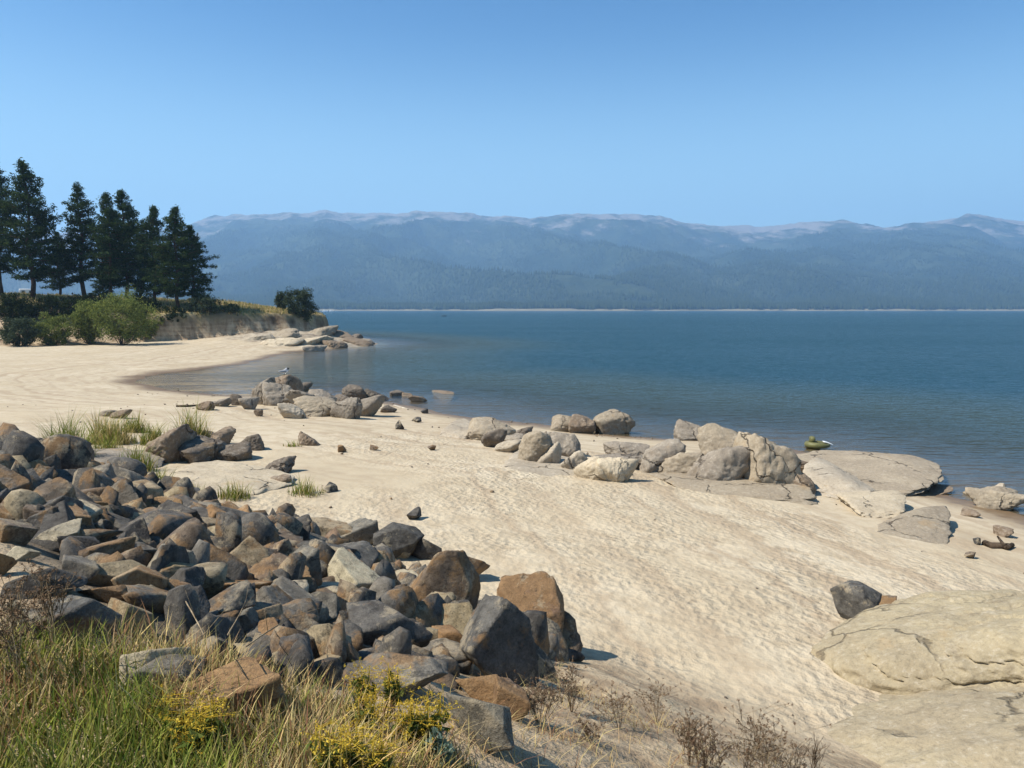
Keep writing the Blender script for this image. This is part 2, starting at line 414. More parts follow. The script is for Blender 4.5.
# ---------------------------------------------------------------- haze, daylight, camera
def haze():
    b = MB(); lo, hi = np.array([-13000, -160, -9.0]), np.array([13000, 8750, 1130.0])
    b.box((lo + hi) / 2, hi - lo); me = b.mesh('haze')
    m, nt = material('haze_air'); n = N(nt)
    v = n.new('ShaderNodeVolumePrincipled', {'Color': (.40, .665, 1.0, 1), 'Density': HAZE_DENSITY, 'Anisotropy': .2})
    o = n.new('ShaderNodeOutputMaterial'); nt.links.new(v.outputs[0], o.inputs['Volume'])
    ob = obj('haze', me, m); tag(ob, kind='stuff'); return ob
HAZE_DENSITY = 1.3e-4
haze()
SUN_EL, SUN_AZ = math.radians(52), math.radians(-104)     # azimuth clockwise from +Y
to_sun = Vector((math.sin(SUN_AZ) * math.cos(SUN_EL), math.cos(SUN_AZ) * math.cos(SUN_EL), math.sin(SUN_EL)))
sl = bpy.data.lights.new('sun', 'SUN'); sl.energy = 5.0; sl.angle = math.radians(.53); sl.color = (1.0, .94, .84)
so = bpy.data.objects.new('sun', sl); so.rotation_euler = to_sun.to_track_quat('Z', 'Y').to_euler(); link(so)
SKY_TINT = (.53, 1.05, 1.26, 1)
W = bpy.data.worlds.new('World'); scene.world = W; W.use_nodes = True
wn = W.node_tree; wn.nodes.clear()
sky = wn.nodes.new('ShaderNodeTexSky'); sky.sky_type = 'NISHITA'; sky.sun_disc = False
sky.sun_elevation = SUN_EL; sky.sun_rotation = SUN_AZ % (2 * math.pi); sky.altitude = 1500; sky.air_density = 1.0; sky.dust_density = 1.0; sky.ozone_density = 3.5
bg = wn.nodes.new('ShaderNodeBackground'); bg.inputs[1].default_value = .075
wo = wn.nodes.new('ShaderNodeOutputWorld'); mxs = wn.nodes.new('ShaderNodeMix'); mxs.data_type = 'RGBA'; mxs.blend_type = 'MULTIPLY'; mxs.inputs[0].default_value = 1.0; mxs.inputs[7].default_value = SKY_TINT
wn.links.new(sky.outputs[0], mxs.inputs[6]); # smoke-pale air low over the horizon
tcw = wn.nodes.new('ShaderNodeTexCoord'); sep = wn.nodes.new('ShaderNodeSeparateXYZ'); wn.links.new(tcw.outputs['Generated'], sep.inputs[0])
mrw = wn.nodes.new('ShaderNodeMapRange'); mrw.interpolation_type = 'SMOOTHERSTEP'; wn.links.new(sep.outputs[2], mrw.inputs[0])
for i_, v_ in ((1, .40), (2, .06), (3, 0.0), (4, .92)): mrw.inputs[i_].default_value = v_
mxh = wn.nodes.new('ShaderNodeMix'); mxh.data_type = 'RGBA'; wn.links.new(mrw.outputs[0], mxh.inputs[0]); wn.links.new(mxs.outputs[2], mxh.inputs[6]); mxh.inputs[7].default_value = (4.1, 6.8, 8.5, 1)
wn.links.new(mxh.outputs[2], bg.inputs[0]); wn.links.new(bg.outputs[0], wo.inputs[0])
cam = bpy.data.cameras.new('camera'); cam.sensor_width = 36; cam.lens = 36 * FPX / 1024; cam.clip_start = .05; cam.clip_end = 60000
co = bpy.data.objects.new('camera', cam); co.location = (0, 0, EYE); co.rotation_euler = (math.pi / 2 - TILT, 0, 0); link(co); scene.camera = co
vs = scene.view_settings; vs.view_transform = 'Standard'; vs.look = 'None'; vs.exposure = 0.66; vs.gamma = 1; vs.use_curve_mapping = False
scene.cycles.volume_bounces = 1; scene.cycles.max_bounces = 6; scene.cycles.diffuse_bounces = 3; scene.cycles.transparent_max_bounces = 24
scene.cycles.use_denoising = True
# ---------------------------------------------------------------- rock shapes
_ico = {}
def ico(level):
    if level not in _ico:
        bm = bmesh.new(); bmesh.ops.create_icosphere(bm, subdivisions=level, radius=1)
        v = np.array([p.co[:] for p in bm.verts]); f = np.array([[p.index for p in q.verts] for q in bm.faces]); bm.free()
        v /= np.linalg.norm(v, axis=1)[:, None]; _ico[level] = (v, f)
    return _ico[level]
def rock_mesh(name, seed, level=4, planes=14, sharp=26.0, rough=.05, lo=.62, box=None, mat=None, steps=0.0, flat=0.0):
    """a stone bounded by PLANES broken faces (SHARP high: crisp edges; low: water-worn), extents -1..1"""
    rng = np.random.default_rng(seed); v, f = ico(level)
    nn = rng.normal(size=(planes, 3)); nn /= np.linalg.norm(nn, axis=1)[:, None]
    dd = rng.uniform(lo, 1.0, planes)
    if box == 'block':
        ax = np.concatenate([np.eye(3), -np.eye(3)]) + rng.normal(size=(6, 3)) * .34; ax = ax @ np.array(Euler(rng.uniform(-.55, .55, 3)).to_matrix()); ax /= np.linalg.norm(ax, axis=1)[:, None]
        nn = np.concatenate([ax, nn[:planes]]); dd = np.concatenate([rng.uniform(.58, .92, 6), rng.uniform(.80, 1.08, planes)])
    elif box is not None:
        ax = np.concatenate([np.eye(3), -np.eye(3)]) + rng.normal(size=(6, 3)) * .22; ax /= np.linalg.norm(ax, axis=1)[:, None]
        nn = np.concatenate([nn, ax]); dd = np.concatenate([dd * 1.12, np.full(6, box) * rng.uniform(.85, 1.1, 6)])
    q = np.maximum(v @ nn.T / dd, 0)
    r = (np.sum(q ** sharp, 1) + .45 ** sharp) ** (-1 / sharp)
    p = v * r[:, None]
    o = rng.uniform(0, 90, 3)
    n1 = fbm(p[:, 0] * 1.5 + o[0], p[:, 1] * 1.5 + o[1], p[:, 2] * 1.5 + o[2], 3)
    n2 = fbm(p[:, 0] * 5 + o[1], p[:, 1] * 5 + o[2], p[:, 2] * 5 + o[0], 4, .55)
    k = 1 + rough * (n1 * 1.3 + n2 * .8)
    if steps:
        s = fbm(p[:, 0] * .9 + o[2], p[:, 1] * .9 + o[0], p[:, 2] * 2.2 + o[1], 3)
        k = k + steps * (np.floor(s * 4) / 4 + sstep(.75, 1, (s * 4) % 1) / 4)
    p = p * k[:, None]
    if flat: p[:, 2] = np.where(p[:, 2] > 0, p[:, 2] ** (1), p[:, 2])
    lo_, hi_ = p.min(0), p.max(0); p = (p - (lo_ + hi_) / 2) / ((hi_ - lo_) / 2)
    me = mesh_np(name, p, f, True)
    if mat is not None: me.materials.append(mat)
    return me
def riprap_material(mixed=False):
    m, nt = material('quarried_rubble' if mixed else 'quarried_rock'); n = N(nt)
    oi = n.new('ShaderNodeObjectInfo'); tc = n.new('ShaderNodeTexCoord').outputs['Object']; pos = n.new('ShaderNodeNewGeometry').outputs['Position']
    vec = n.new('ShaderNodeVectorMath', {0: pos, 1: n.new('ShaderNodeCombineXYZ', {0: n.math('MULTIPLY', oi.outputs['Random'], 91), 1: n.math('MULTIPLY', oi.outputs['Random'], 57)}).outputs[0]}, operation='ADD').outputs[0]
    big = n.noise(vec, 2.2, 5, .6); mid = n.noise(vec, 7, 7, .7); fine = n.noise(vec, 62, 4, .8)
    al = oi.outputs['Alpha']
    isl = n.new('ShaderNodeNewGeometry').outputs['Random Per Island']
    colr = oi.outputs['Color']
    if mixed:
        cr = n.new('ShaderNodeValToRGB'); cr.color_ramp.interpolation = 'CONSTANT'; nt.links.new(isl, cr.inputs[0])
        els = cr.color_ramp.elements; els[0].color = (.048, .041, .034, 1); els[1].position = .33; els[1].color = (.09, .08, .068, 1)
        for ps, cc in ((.58, (.17, .145, .11)), (.72, (.15, .098, .058)), (.86, (.35, .27, .15)), (.94, (.24, .135, .066))): e = els.new(ps); e.color = cc + (1,)
        colr = cr.outputs[0]
    c = n.mix(n.ramp(mid, .3, .72), n.mix(.45, colr, (.03, .027, .024)), n.mix(.12, colr, (.75, .70, .6)))
    rust = n.ramp(n.math('ADD', n.noise(vec, 2.4, 7, .68), n.math('MULTIPLY', n.math('SUBTRACT', al, .5), .45)), .50, .60)
    c = n.mix(n.math('MULTIPLY', rust, .8), c, n.mix(mid, (.13, .062, .028), (.40, .25, .11)))
    crust = n.ramp(n.noise(vec, 2.9, 8, .74), .52, .60)
    c = n.mix(n.math('MULTIPLY', crust, .55), c, n.mix(fine, (.34, .275, .18), (.50, .41, .27)))
    spots = n.ramp(n.noise(vec, 9, 6, .75), .56, .64)
    c = n.mix(n.math('MULTIPLY', spots, .62), c, (.028, .025, .022))
    c = n.mix(n.math('MULTIPLY', n.ramp(fine, .46, .62), .5), c, n.mix(.6, c, (.02, .018, .016)))
    b = n.bump(mid, .9, .045); b = n.bump(n.voro(vec, 6, 'F1'), .25, .03, b); b = n.bump(fine, .8, .014, b)
    n.out(n.bsdf(c, .82, b, .25)); return m
def granite_material(name, crack=1.0):
    m, nt = material(name); n = N(nt)
    oi = n.new('ShaderNodeObjectInfo'); pos = n.new('ShaderNodeNewGeometry').outputs['Position']
    big = n.noise(pos, .8, 5, .6); mid = n.noise(pos, 4, 6, .65); fine = n.noise(pos, 42, 4, .75)
    c = n.mix(n.ramp(big, .35, .68), n.mix(.30, oi.outputs['Color'], (.13, .10, .075)), oi.outputs['Color'])
    c = n.mix(n.math('MULTIPLY', n.ramp(mid, .52, .72), .45), c, n.mix(.5, c, (.64, .57, .46)))
    c = n.mix(n.math('MULTIPLY', n.ramp(fine, .5, .72), .45), c, n.mix(.6, c, (.05, .045, .04)))
    mot = n.noise(pos, 13, 5, .7)
    c = n.mix(n.ramp(mot, .50, .66, 0, .42), c, n.mix(.6, c, (.05, .042, .034)))
    c = n.mix(n.ramp(mot, .46, .34, 0, .3), c, (.52, .46, .37))
    stain = n.ramp(n.noise(n.mapping(pos, (1, 1, .5)), 1.7, 7, .72), .56, .70)
    c = n.mix(n.math('MULTIPLY', stain, .45), c, (.13, .095, .06))
    och = n.ramp(n.noise(pos, .9, 5, .65), .6, .72)
    c = n.mix(n.math('MULTIPLY', och, .35), c, (.36, .235, .11))
    warp = n.new('ShaderNodeVectorMath', {0: pos, 1: n.new('ShaderNodeTexNoise', {'Vector': pos, 'Scale': 1.6, 'Detail': 4}).outputs[1]}, operation='ADD').outputs[0]
    ck = n.voro(n.mapping(warp, (.62, .62, .5), (0, .35, .4)), .85, 'DISTANCE_TO_EDGE')
    line = n.ramp(ck, .022, .0)
    line = n.math('MULTIPLY', line, n.math('MULTIPLY', n.ramp(n.noise(pos, .9, 3), .42, .56), crack))
    c = n.mix(n.math('MULTIPLY', line, .75), c, (.05, .038, .028))
    b = n.bump(n.math('SUBTRACT', 1.0, line), .9 * crack if crack else 0.0, .06)
    b = n.bump(mid, .6, .07, b); b = n.bump(fine, .6, .012, b)
    n.out(n.bsdf(c, .92, b, .12)); return m
M_RUB = riprap_material(True)
M_RIP, M_GRA = riprap_material(), granite_material('weathered_granite')
PAL = {'charcoal': ((.048, .041, .034), .25), 'slate grey': ((.088, .080, .069), .32), 'grey': ((.165, .142, .108), .4), 'buff': ((.37, .275, .145), .45),
       'rusty': ((.225, .125, .066), .86), 'brown': ((.15, .098, .058), .6), 'cream': ((.52, .43, .28), .2), 'orange': ((.37, .20, .078), .9), 'black': ((.030, .028, .027), .1)}
def paint(o, colour, rng=R, j=.12):
    c, a = PAL[colour]; k = 1 + rng.uniform(-j, j)
    o.color = (c[0] * k * (1 + rng.uniform(-.04, .04)), c[1] * k, c[2] * k * (1 + rng.uniform(-.04, .04)), a)
HERO_MESH = [rock_mesh('riprap_rock', 100 + i, 5, 4 + i % 5, 110, .016, .5, 'block', M_RIP, .022) for i in range(16)]
def tapered(me, k):
    v = np.empty(len(me.vertices) * 3, np.float32); me.vertices.foreach_get('co', v); v = v.reshape(-1, 3)
    q = (v[:, 2] + 1) / 2; v[:, 0] = v[:, 0] * (1 - k * q) + .22 * k * q; v[:, 1] *= 1 - k * .8 * q
    me.vertices.foreach_set('co', v.ravel()); me.update(); return me
TAPER_MESH = [tapered(rock_mesh('riprap_rock', 170 + i, 5, 5 + i, 110, .018, .5, 'block', M_RIP, .022), .42) for i in range(4)]
FILL_MESH = [rock_mesh('riprap_rock', 300 + i, 5, 4 + i % 5, 100, .018, .5, 'block', M_RIP, .022) for i in range(22)]
SMALL_MESH = [rock_mesh('loose_stone', 600 + i, 3, 9, 16, .06, .65, None, M_RIP) for i in range(8)]
GRAN_MESH = [rock_mesh('granite_boulder', 400 + i, 5, 10 + i % 5, 4.5 + (i % 4) * 2.2, .07, .72, None, M_GRA, .025 if i % 3 == 0 else .0) for i in range(18)]
SLAB_MESH = [rock_mesh('granite_slab', 500 + i, 5, 9, 4.5 + i, .06, .75, None, M_GRA, .03) for i in range(6)]

# ---------------------------------------------------------------- riprap: the big rocks one by one, by what the photo shows
RIP_GROUP = 'quarried rocks piled on the bank'
# px box, colour, phrase that finds it, short phrase for its neighbours, yaw, tilt
HERO = [
 ((190, 537, 282, 590), 'buff', 'largest buff block, crossed by a dark branching crack', 'cracked buff block'),
 ((188, 574, 278, 606), 'orange', 'low orange-brown wedge lying against the cracked buff block', 'orange-brown wedge'),
 ((194, 591, 252, 626), 'slate grey', 'blue-grey square-faced block below the orange-brown wedge', 'blue-grey square block'),
 ((277, 549, 317, 596), 'grey', 'tall grey slab leaning with one orange upper corner', 'orange-cornered leaning slab'),
 ((298, 583, 356, 606), 'cream', 'cream flat-topped slab capping a mottled grey block', 'cream capping slab'),
 ((290, 597, 342, 634), 'grey', 'mottled grey block under the cream capping slab', 'mottled grey block'),
 ((352, 570, 442, 614), 'cream', 'long cream boulder with a rounded grey end', 'long cream boulder'),
 ((336, 604, 438, 664), 'slate grey', 'hollow-faced dark block with a rust band along its top', 'hollow-faced dark block'),
 ((336, 652, 456, 708), 'grey', 'wide flat-topped rock with a tan front above the goldenrod', 'wide flat-topped rock'),
 ((408, 556, 486, 622), 'brown', 'brown peaked block beside the long cream boulder', 'brown peaked block'),
 ((450, 602, 540, 694), 'slate grey', 'big dark pyramid-shaped rock with a buff flank', 'dark pyramid rock'),
 ((482, 584, 568, 648), 'rusty', 'long rusty block reaching farthest out onto the sand', 'long rusty end block'),
 ((534, 637, 566, 664), 'brown', 'small brown pointed rock below the long rusty end block', 'small brown end rock'),
 ((446, 694, 512, 754), 'grey', 'rounded grey rock standing alone in the dry weeds', 'lone grey rock'),
 ((492, 678, 530, 732), 'rusty', 'reddish upright rock behind the lone grey rock', 'reddish upright rock'),
 ((454, 672, 506, 708), 'orange', 'orange block wedged under the dark pyramid rock', 'wedged orange block'),
 ((520, 634, 560, 690), 'charcoal', 'black slab in the shade of the long rusty end block', 'shaded black slab'),
 ((448, 554, 486, 584), 'brown', 'mossy brown rock just behind the brown peaked block', 'mossy brown rock'),
 ((266, 625, 336, 668), 'charcoal', 'dark-fronted block with a pale top edge', 'dark-fronted block'),
 ((170, 664, 284, 722), 'orange', 'big orange-red boulder half hidden by the grass', 'orange-red boulder'),
 ((132, 656, 208, 708), 'grey', 'pointed grey rock with a dark notch beside the orange-red boulder', 'notched grey rock'),
 ((118, 638, 192, 694), 'cream', 'round pale cream boulder with a dark patch on top', 'round pale boulder'),
 ((105, 596, 154, 644), 'buff', 'faceted olive-buff rock above the round pale boulder', 'faceted buff rock'),
 ((50, 599, 116, 648), 'slate grey', 'broad slate-grey rock near the tall green grass', 'broad slate rock'),
 ((14, 610, 60, 644), 'grey', 'flat grey rock half covered by reddish weeds', 'weed-covered flat rock'),
 ((2, 564, 84, 598), 'charcoal', 'long low black-fronted block above the reddish weeds', 'long black-fronted block'),
 ((112, 539, 156, 574), 'grey', 'pale grey pointed rock beside a long thin slab', 'pale pointed rock'),
 ((84, 556, 158, 592), 'buff', 'long thin pale slab lying like a plank', 'long thin slab'),
 ((117, 567, 164, 604), 'orange', 'hollowed yellow-and-rust rock under the long thin slab', 'hollowed rust rock'),
 ((82, 584, 126, 607), 'rusty', 'pinkish flat rock below the long thin slab', 'pinkish flat rock'),
 ((62, 556, 98, 590), 'grey', 'smooth grey upright rock between black blocks', 'smooth grey rock'),
 ((58, 534, 98, 566), 'black', 'jet-black square block with one pale edge', 'jet-black block'),
 ((8, 546, 38, 562), 'cream', 'small thin cream stone on a dark block', 'thin cream stone'),
 ((-8, 552, 14, 578), 'orange', 'orange rock cut by the edge of the picture', 'orange edge rock'),
 ((15, 493, 42, 517), 'orange', 'orange-tan upright block among dark rocks', 'orange-tan upright block'),
 ((-6, 516, 34, 550), 'brown', 'large brown block with a flat grey top at the edge of the picture', 'flat-topped brown block'),
 ((80, 514, 120, 538), 'slate grey', 'blue-grey hump with a sharp ridge', 'sharp-ridged hump'),
 ((134, 500, 184, 532), 'orange', 'orange-topped rock with a dark shaded side', 'orange-topped rock'),
 ((122, 511, 172, 536), 'brown', 'dark brown rock at the foot of the orange-topped rock', 'dark brown rock'),
 ((31, 478, 64, 499), 'buff', 'pale buff rock among the small dark rocks uphill of the beach weeds', 'pale buff lump'),
 ((52, 496, 76, 518), 'grey', 'rounded grey rock beside the orange-tan upright block', 'rounded grey lump'),
 ((58, 533, 124, 562), 'black', 'wide black block in deep shade', 'wide black block'),
 ((40, 463, 104, 487), 'charcoal', 'long dark ridge-shaped rock near the bright green weeds', 'long dark ridge rock'),
 ((22, 438, 50, 460), 'black', 'black rock at the far end of the pile', 'far black rock'),
 ((236, 518, 278, 544), 'grey', 'domed grey rock above the cracked buff block', 'domed grey rock'),
 ((270, 516, 300, 536), 'charcoal', 'dark lumpy rock at the sand edge behind the domed grey rock', 'dark lumpy rock'),
 ((303, 521, 350, 548), 'buff', 'wedge-shaped tan rock with a black end by the sand', 'tan sand-edge wedge'),
 ((181, 508, 203, 538), 'buff', 'small pale tan rock standing on end', 'upright tan rock'),
 ((197, 498, 219, 523), 'charcoal', 'dark rock at the sand edge above the upright tan rock', 'dark sand-edge rock'),
 ((170, 528, 206, 558), 'brown', 'brown slab tilted against the upright tan rock', 'tilted brown slab'),
 ((152, 549, 196, 567), 'slate grey', 'flat grey slab below the tilted brown slab', 'flat grey slab'),
 ((336, 521, 374, 548), 'grey', 'grey-brown rock at the sand edge beside the tan wedge', 'grey-brown edge rock'),
 ((376, 528, 419, 560), 'charcoal', 'dark arched rock at the sand edge', 'dark arched rock'),
 ((378, 540, 410, 559), 'buff', 'small buff rock in front of the dark arched rock', 'small buff rock'),
 ((414, 539, 441, 560), 'charcoal', 'small black rock on the sand edge behind the brown peaked block', 'small black edge rock'),
 ((348, 551, 402, 579), 'buff', 'half tan, half dark rock behind the long cream boulder', 'half-tan rock'),
 ((324, 542, 364, 566), 'cream', 'pale flat rock uphill of the tan wedge', 'pale flat rock'),
 ((320, 562, 352, 588), 'charcoal', 'small dark round rock behind the cream capping slab', 'small dark round rock'),
]
placed = []     # x, y, z, radius, short phrase
def hero_rock(i, box, colour, phrase, short):
    x0, y0, x1, y1 = box; cx, cy = (x0 + x1) / 2, (y0 + y1) / 2
    X, Y, Z, t = hit(cx, cy, .22)
    w, hp = (x1 - x0) * t / FPX, (y1 - y0) * t / FPX
    dr = ray(cx, cy); dr = dr / np.linalg.norm(dr); sn = -dr[2]; cs = math.sqrt(1 - sn * sn)
    D = (.60 + .25 * R.random()) * w if w > 1.15 * hp else .95 * w
    D = min(D, hp / max(sn, .05) * .8)
    H = 2 * math.sqrt(max((hp / 2) ** 2 - (D / 2 * sn) ** 2, (.30 * hp) ** 2)) / cs
    H = min(max(H, .34 * w), 1.35 * w)
    X, Y, Z, t = hit(cx, cy, .34 * H)
    o = obj('riprap_rock', TAPER_MESH[i % 4] if i in (9, 10, 11, 12, 0, 16) else HERO_MESH[(i * 5) % 16], None, None, (X, Y, Z))
    f_ = 1.06 if x1 - x0 > 72 else 1.22
    o.scale = (w / 2 * f_, D / 2 * f_, H / 2 * (f_ + .03))
    o.rotation_euler = (R.uniform(-.1, .1), R.uniform(-.1, .1), -math.atan2(X, Y) + R.choice((0, math.pi)) + R.uniform(-.12, .12))
    paint(o, colour, R, .05); tag(o, phrase, 'rock', RIP_GROUP)
    placed.append((X, Y, Z, max(w, D) / 2, short, H / 2))
    return o
for i, h in enumerate(HERO): hero_rock(i, *h)

# ---------------------------------------------------------------- riprap: the rocks between them
BU = np.array([BN[1], -BN[0]]) / np.hypot(*BN); BS = BN / np.hypot(*BN)
HERO_N = len(placed)
def to_px(X, Y, Z):
    f = Y * CT - (Z - EYE) * ST; u = Y * ST + (Z - EYE) * CT
    return CX + FPX * X / f, CY - FPX * u / f
used_labels = set(h[2] for h in HERO)
def fill_label(x, y, r, colour, size):
    order = sorted(range(HERO_N), key=lambda k: math.hypot(placed[k][0] - x, placed[k][1] - y))
    for nth in ('', 'second '):
        for k in order[:7]:
            hx, hy, short = placed[k][0], placed[k][1], placed[k][4]
            du, ds = (x - hx) * BU[0] + (y - hy) * BU[1], (x - hx) * BS[0] + (y - hy) * BS[1]
            if abs(du) > abs(ds): w = 'on the outcrop side of' if du > 0 else 'on the tree side of'
            else: w = 'on the lake side of' if ds > 0 else 'on the grass side of'
            if nth: l = f'farther {size} {colour} rock {w} the {short}'
            else: l = f'{size} {colour} rock {w} the {short}'
            if l not in used_labels:
                used_labels.add(l); return l
    return None
def fill_rocks(target=242):
    rr = random.Random(21); K = 40000
    rg = np.random.default_rng(77)
    S = rg.uniform(1.7, 7.2, K); cut = np.zeros(K); U = rg.uniform(-40, -3.0, K)
    P = BU[None, :] * U[:, None] + BS[None, :] * S[:, None]
    Zs = zfun(P[:, 0], P[:, 1]); PX, PY = to_px(P[:, 0], P[:, 1], Zs)
    ok = (PX > -60) & (PX < 575) & (U < -5.75 + (7.1 - S) * .5) & (PY < 735) & (S < np.interp(PX, [0, 250, 450], [6.7, 6.9, 7.2]))
    for h in HERO:
        x0, y0, x1, y1 = h[0]; ok &= ~((PX > x0 + 3) & (PX < x1 - 3) & (PY > np.where(PY > 545, y0 + 5, (y0 + y1) / 2 - 2)) & (PY < y1 + 5) & (PY > 500))
    PXo, PYo = PX[ok], PY[ok]; P, Zs, S = P[ok], Zs[ok], S[ok]; K = len(P)
    cx = np.zeros((400, 3)); n0 = len(placed)
    for i, q in enumerate(placed): cx[i] = (q[0], q[1], q[3] * .78)
    n = n0
    for i in range(K):
        if n >= n0 + target: break
        k = i / K; x, y = P[i]; far = np.clip((math.hypot(x, y) - 4) / 7, 0, 1)
        r = rr.uniform(.30, .44) if k < .10 else rr.uniform(.20, .32) if k < .45 else rr.uniform(.14, .21)
        r *= .42 + .42 * far
        if S[i] < 2.6: r *= .8
        if PYo[i] - r * 760 / math.hypot(x, y) * .8 < np.interp(PXo[i], [-60, 0, 50, 100, 150, 200, 270, 350, 420, 520], [438, 446, 454, 473, 492, 502, 515, 523, 543, 600]): continue
        if np.any((cx[:n, 0] - x) ** 2 + (cx[:n, 1] - y) ** 2 < (.60 * (r + cx[:n, 2])) ** 2): continue
        col = rr.choices(['charcoal', 'slate grey', 'grey', 'buff', 'rusty', 'brown', 'cream', 'black', 'orange'], [20, 17, 20, 13, 7, 14, 6, 3, 4])[0]
        size = 'large' if r > .35 else 'middling' if r > .22 else 'small'
        lab = fill_label(x, y, r, col, size)
        if lab is None: continue
        o = obj('riprap_rock', FILL_MESH[rr.randrange(22)], None, None, (x, y, Zs[i] + r * rr.uniform(.30, .62)))
        o.scale = (r * rr.uniform(1.0, 1.5), r * rr.uniform(.85, 1.1), r * rr.uniform(.6, 1.05))
        o.rotation_euler = (rr.uniform(-.6, .6), rr.uniform(-.6, .6), rr.uniform(0, 6.28))
        paint(o, col, rr); tag(o, lab, 'rock', RIP_GROUP)
        cx[n] = (x, y, r); n += 1
    print('riprap fill', n - n0, 'of', K, 'last', i)
fill_rocks()
def scatter_mesh(name, P, rad, level, rng, planes=8, sharp=18):
    v, f = ico(level); mb = MB()
    for (x, y, z), r in zip(P, rad):
        nn = rng.normal(size=(planes, 3)); nn /= np.linalg.norm(nn, axis=1)[:, None]; q = np.maximum(v @ nn.T / rng.uniform(.6, 1, planes), 0)
        p = v * ((q ** sharp).sum(1) + .4 ** sharp)[:, None] ** (-1 / sharp) * r * rng.uniform(.65, 1.25, 3)
        mb.add(p + (x, y, z + r * .3), f)
    return mb.mesh(name, True)
def rubble():
    rg = np.random.default_rng(5); k = 5600
    u, s = rg.uniform(-36, -3.2, k), rg.uniform(1.7, 7.5, k)
    P = BU[None, :] * u[:, None] + BS[None, :] * s[:, None]; z = zfun(P[:, 0], P[:, 1]); px, _ = to_px(P[:, 0], P[:, 1], z)
    ok = (px > -50) & (px < 575) & (u < -5.65 + (7.1 - s) * .5)
    px, py = to_px(P[:, 0], P[:, 1], z); ok &= py - 14 > np.interp(px, [-60, 0, 50, 100, 150, 200, 270, 350, 420, 520], [438, 446, 454, 473, 492, 502, 515, 523, 543, 600])
    P3 = np.column_stack([P, z])[ok]; r = rg.uniform(.04, .12, len(P3)); r[::3] = rg.uniform(.12, .27, len(r[::3])) * np.interp(np.hypot(P3[::3, 0], P3[::3, 1]), [5, 12], [.5, 1])
    o = obj('rubble', scatter_mesh('rubble', P3, r, 3, rg), M_RUB); o.color = (.17, .15, .125, .5); tag(o, kind='stuff')
rubble()

# ---------------------------------------------------------------- granite boulders and outcrops on the beach
def gtone(k): return {'grey': (.265, .225, .175), 'dark': (.14, .115, .09), 'pale': (.42, .355, .265), 'tan': (.335, .275, .195), 'sand': (.52, .43, .30), 'black': (.07, .06, .05), 'brown': (.215, .16, .11)}[k]
gcount = [0]
GA, GB, GC = 'boulders of the gull outcrop', 'stones of the low cracked outcrop', 'stones of the big humped outcrop'
def boulder(box, tone, label, name='granite_boulder', cat='boulder', group=None, mesh=None, depth=None, sink=.31, yaw=None, tilt=.10, minh=.30, mat=None, Hm=None, pitch=0.0):
    """a stone whose front foot stands at the foot of its pixel box, with the box's real width and height there"""
    x0, y0, x1, y1 = box; cx = (x0 + x1) / 2
    X, Y, Z, t = hit(cx, y1 - .5)
    w, hp = (x1 - x0) * t / FPX, (y1 - y0) * t / FPX
    dr = ray(cx, y1); dr = dr / np.linalg.norm(dr); sn = -dr[2]; cs = math.sqrt(1 - sn * sn)
    D = depth if depth else R.uniform(.62, .9) * w
    D = min(D, hp / max(sn, .03) * .78) if not depth else D
    H = 2 * math.sqrt(max((hp / 2) ** 2 - (D / 2 * sn) ** 2, (minh / 2 * hp) ** 2)) / cs / (1 - sink)
    if Hm: H = Hm; D = math.sqrt(max(hp * hp - (H * (1 - sink) * cs) ** 2, (.5 * hp) ** 2)) / max(sn, .06)
    if Hm and t > 80: D = min(D, .9 * w)
    dirx = np.array([X, Y]) / math.hypot(X, Y); c = np.array([X, Y]) + dirx * D * .42
    gz_ = max(float(zfun(np.array([c[0]]), np.array([c[1]]))[0]), Z, -.3)
    gcount[0] += 1
    ms = mesh or GRAN_MESH[(gcount[0] * 7) % 18]
    o = obj(name, ms, None, None, (c[0], c[1], min(gz_, Z + .12) + H * (.5 - sink)))
    o.scale = (w / 2 * (1.3 if group in (GA, GB, GC) else 1.12), D / 2 * 1.3, H / 2 * 1.03)
    flip = R.choice((0, math.pi)); tx = R.uniform(-tilt, tilt)
    o.rotation_euler = (tx + (pitch if flip == 0 else -pitch), R.uniform(-tilt, tilt), (-math.atan2(X, Y) + flip + R.uniform(-.2, .2)) if yaw is None else yaw)
    k = R.uniform(.93, 1.07); g = gtone(tone); o.color = (g[0] * k, g[1] * k, g[2] * k, 1)
    return tag(o, label, cat, group, 'thing')
GA, GB, GC = 'boulders of the gull outcrop', 'stones of the low cracked outcrop', 'stones of the big humped outcrop'
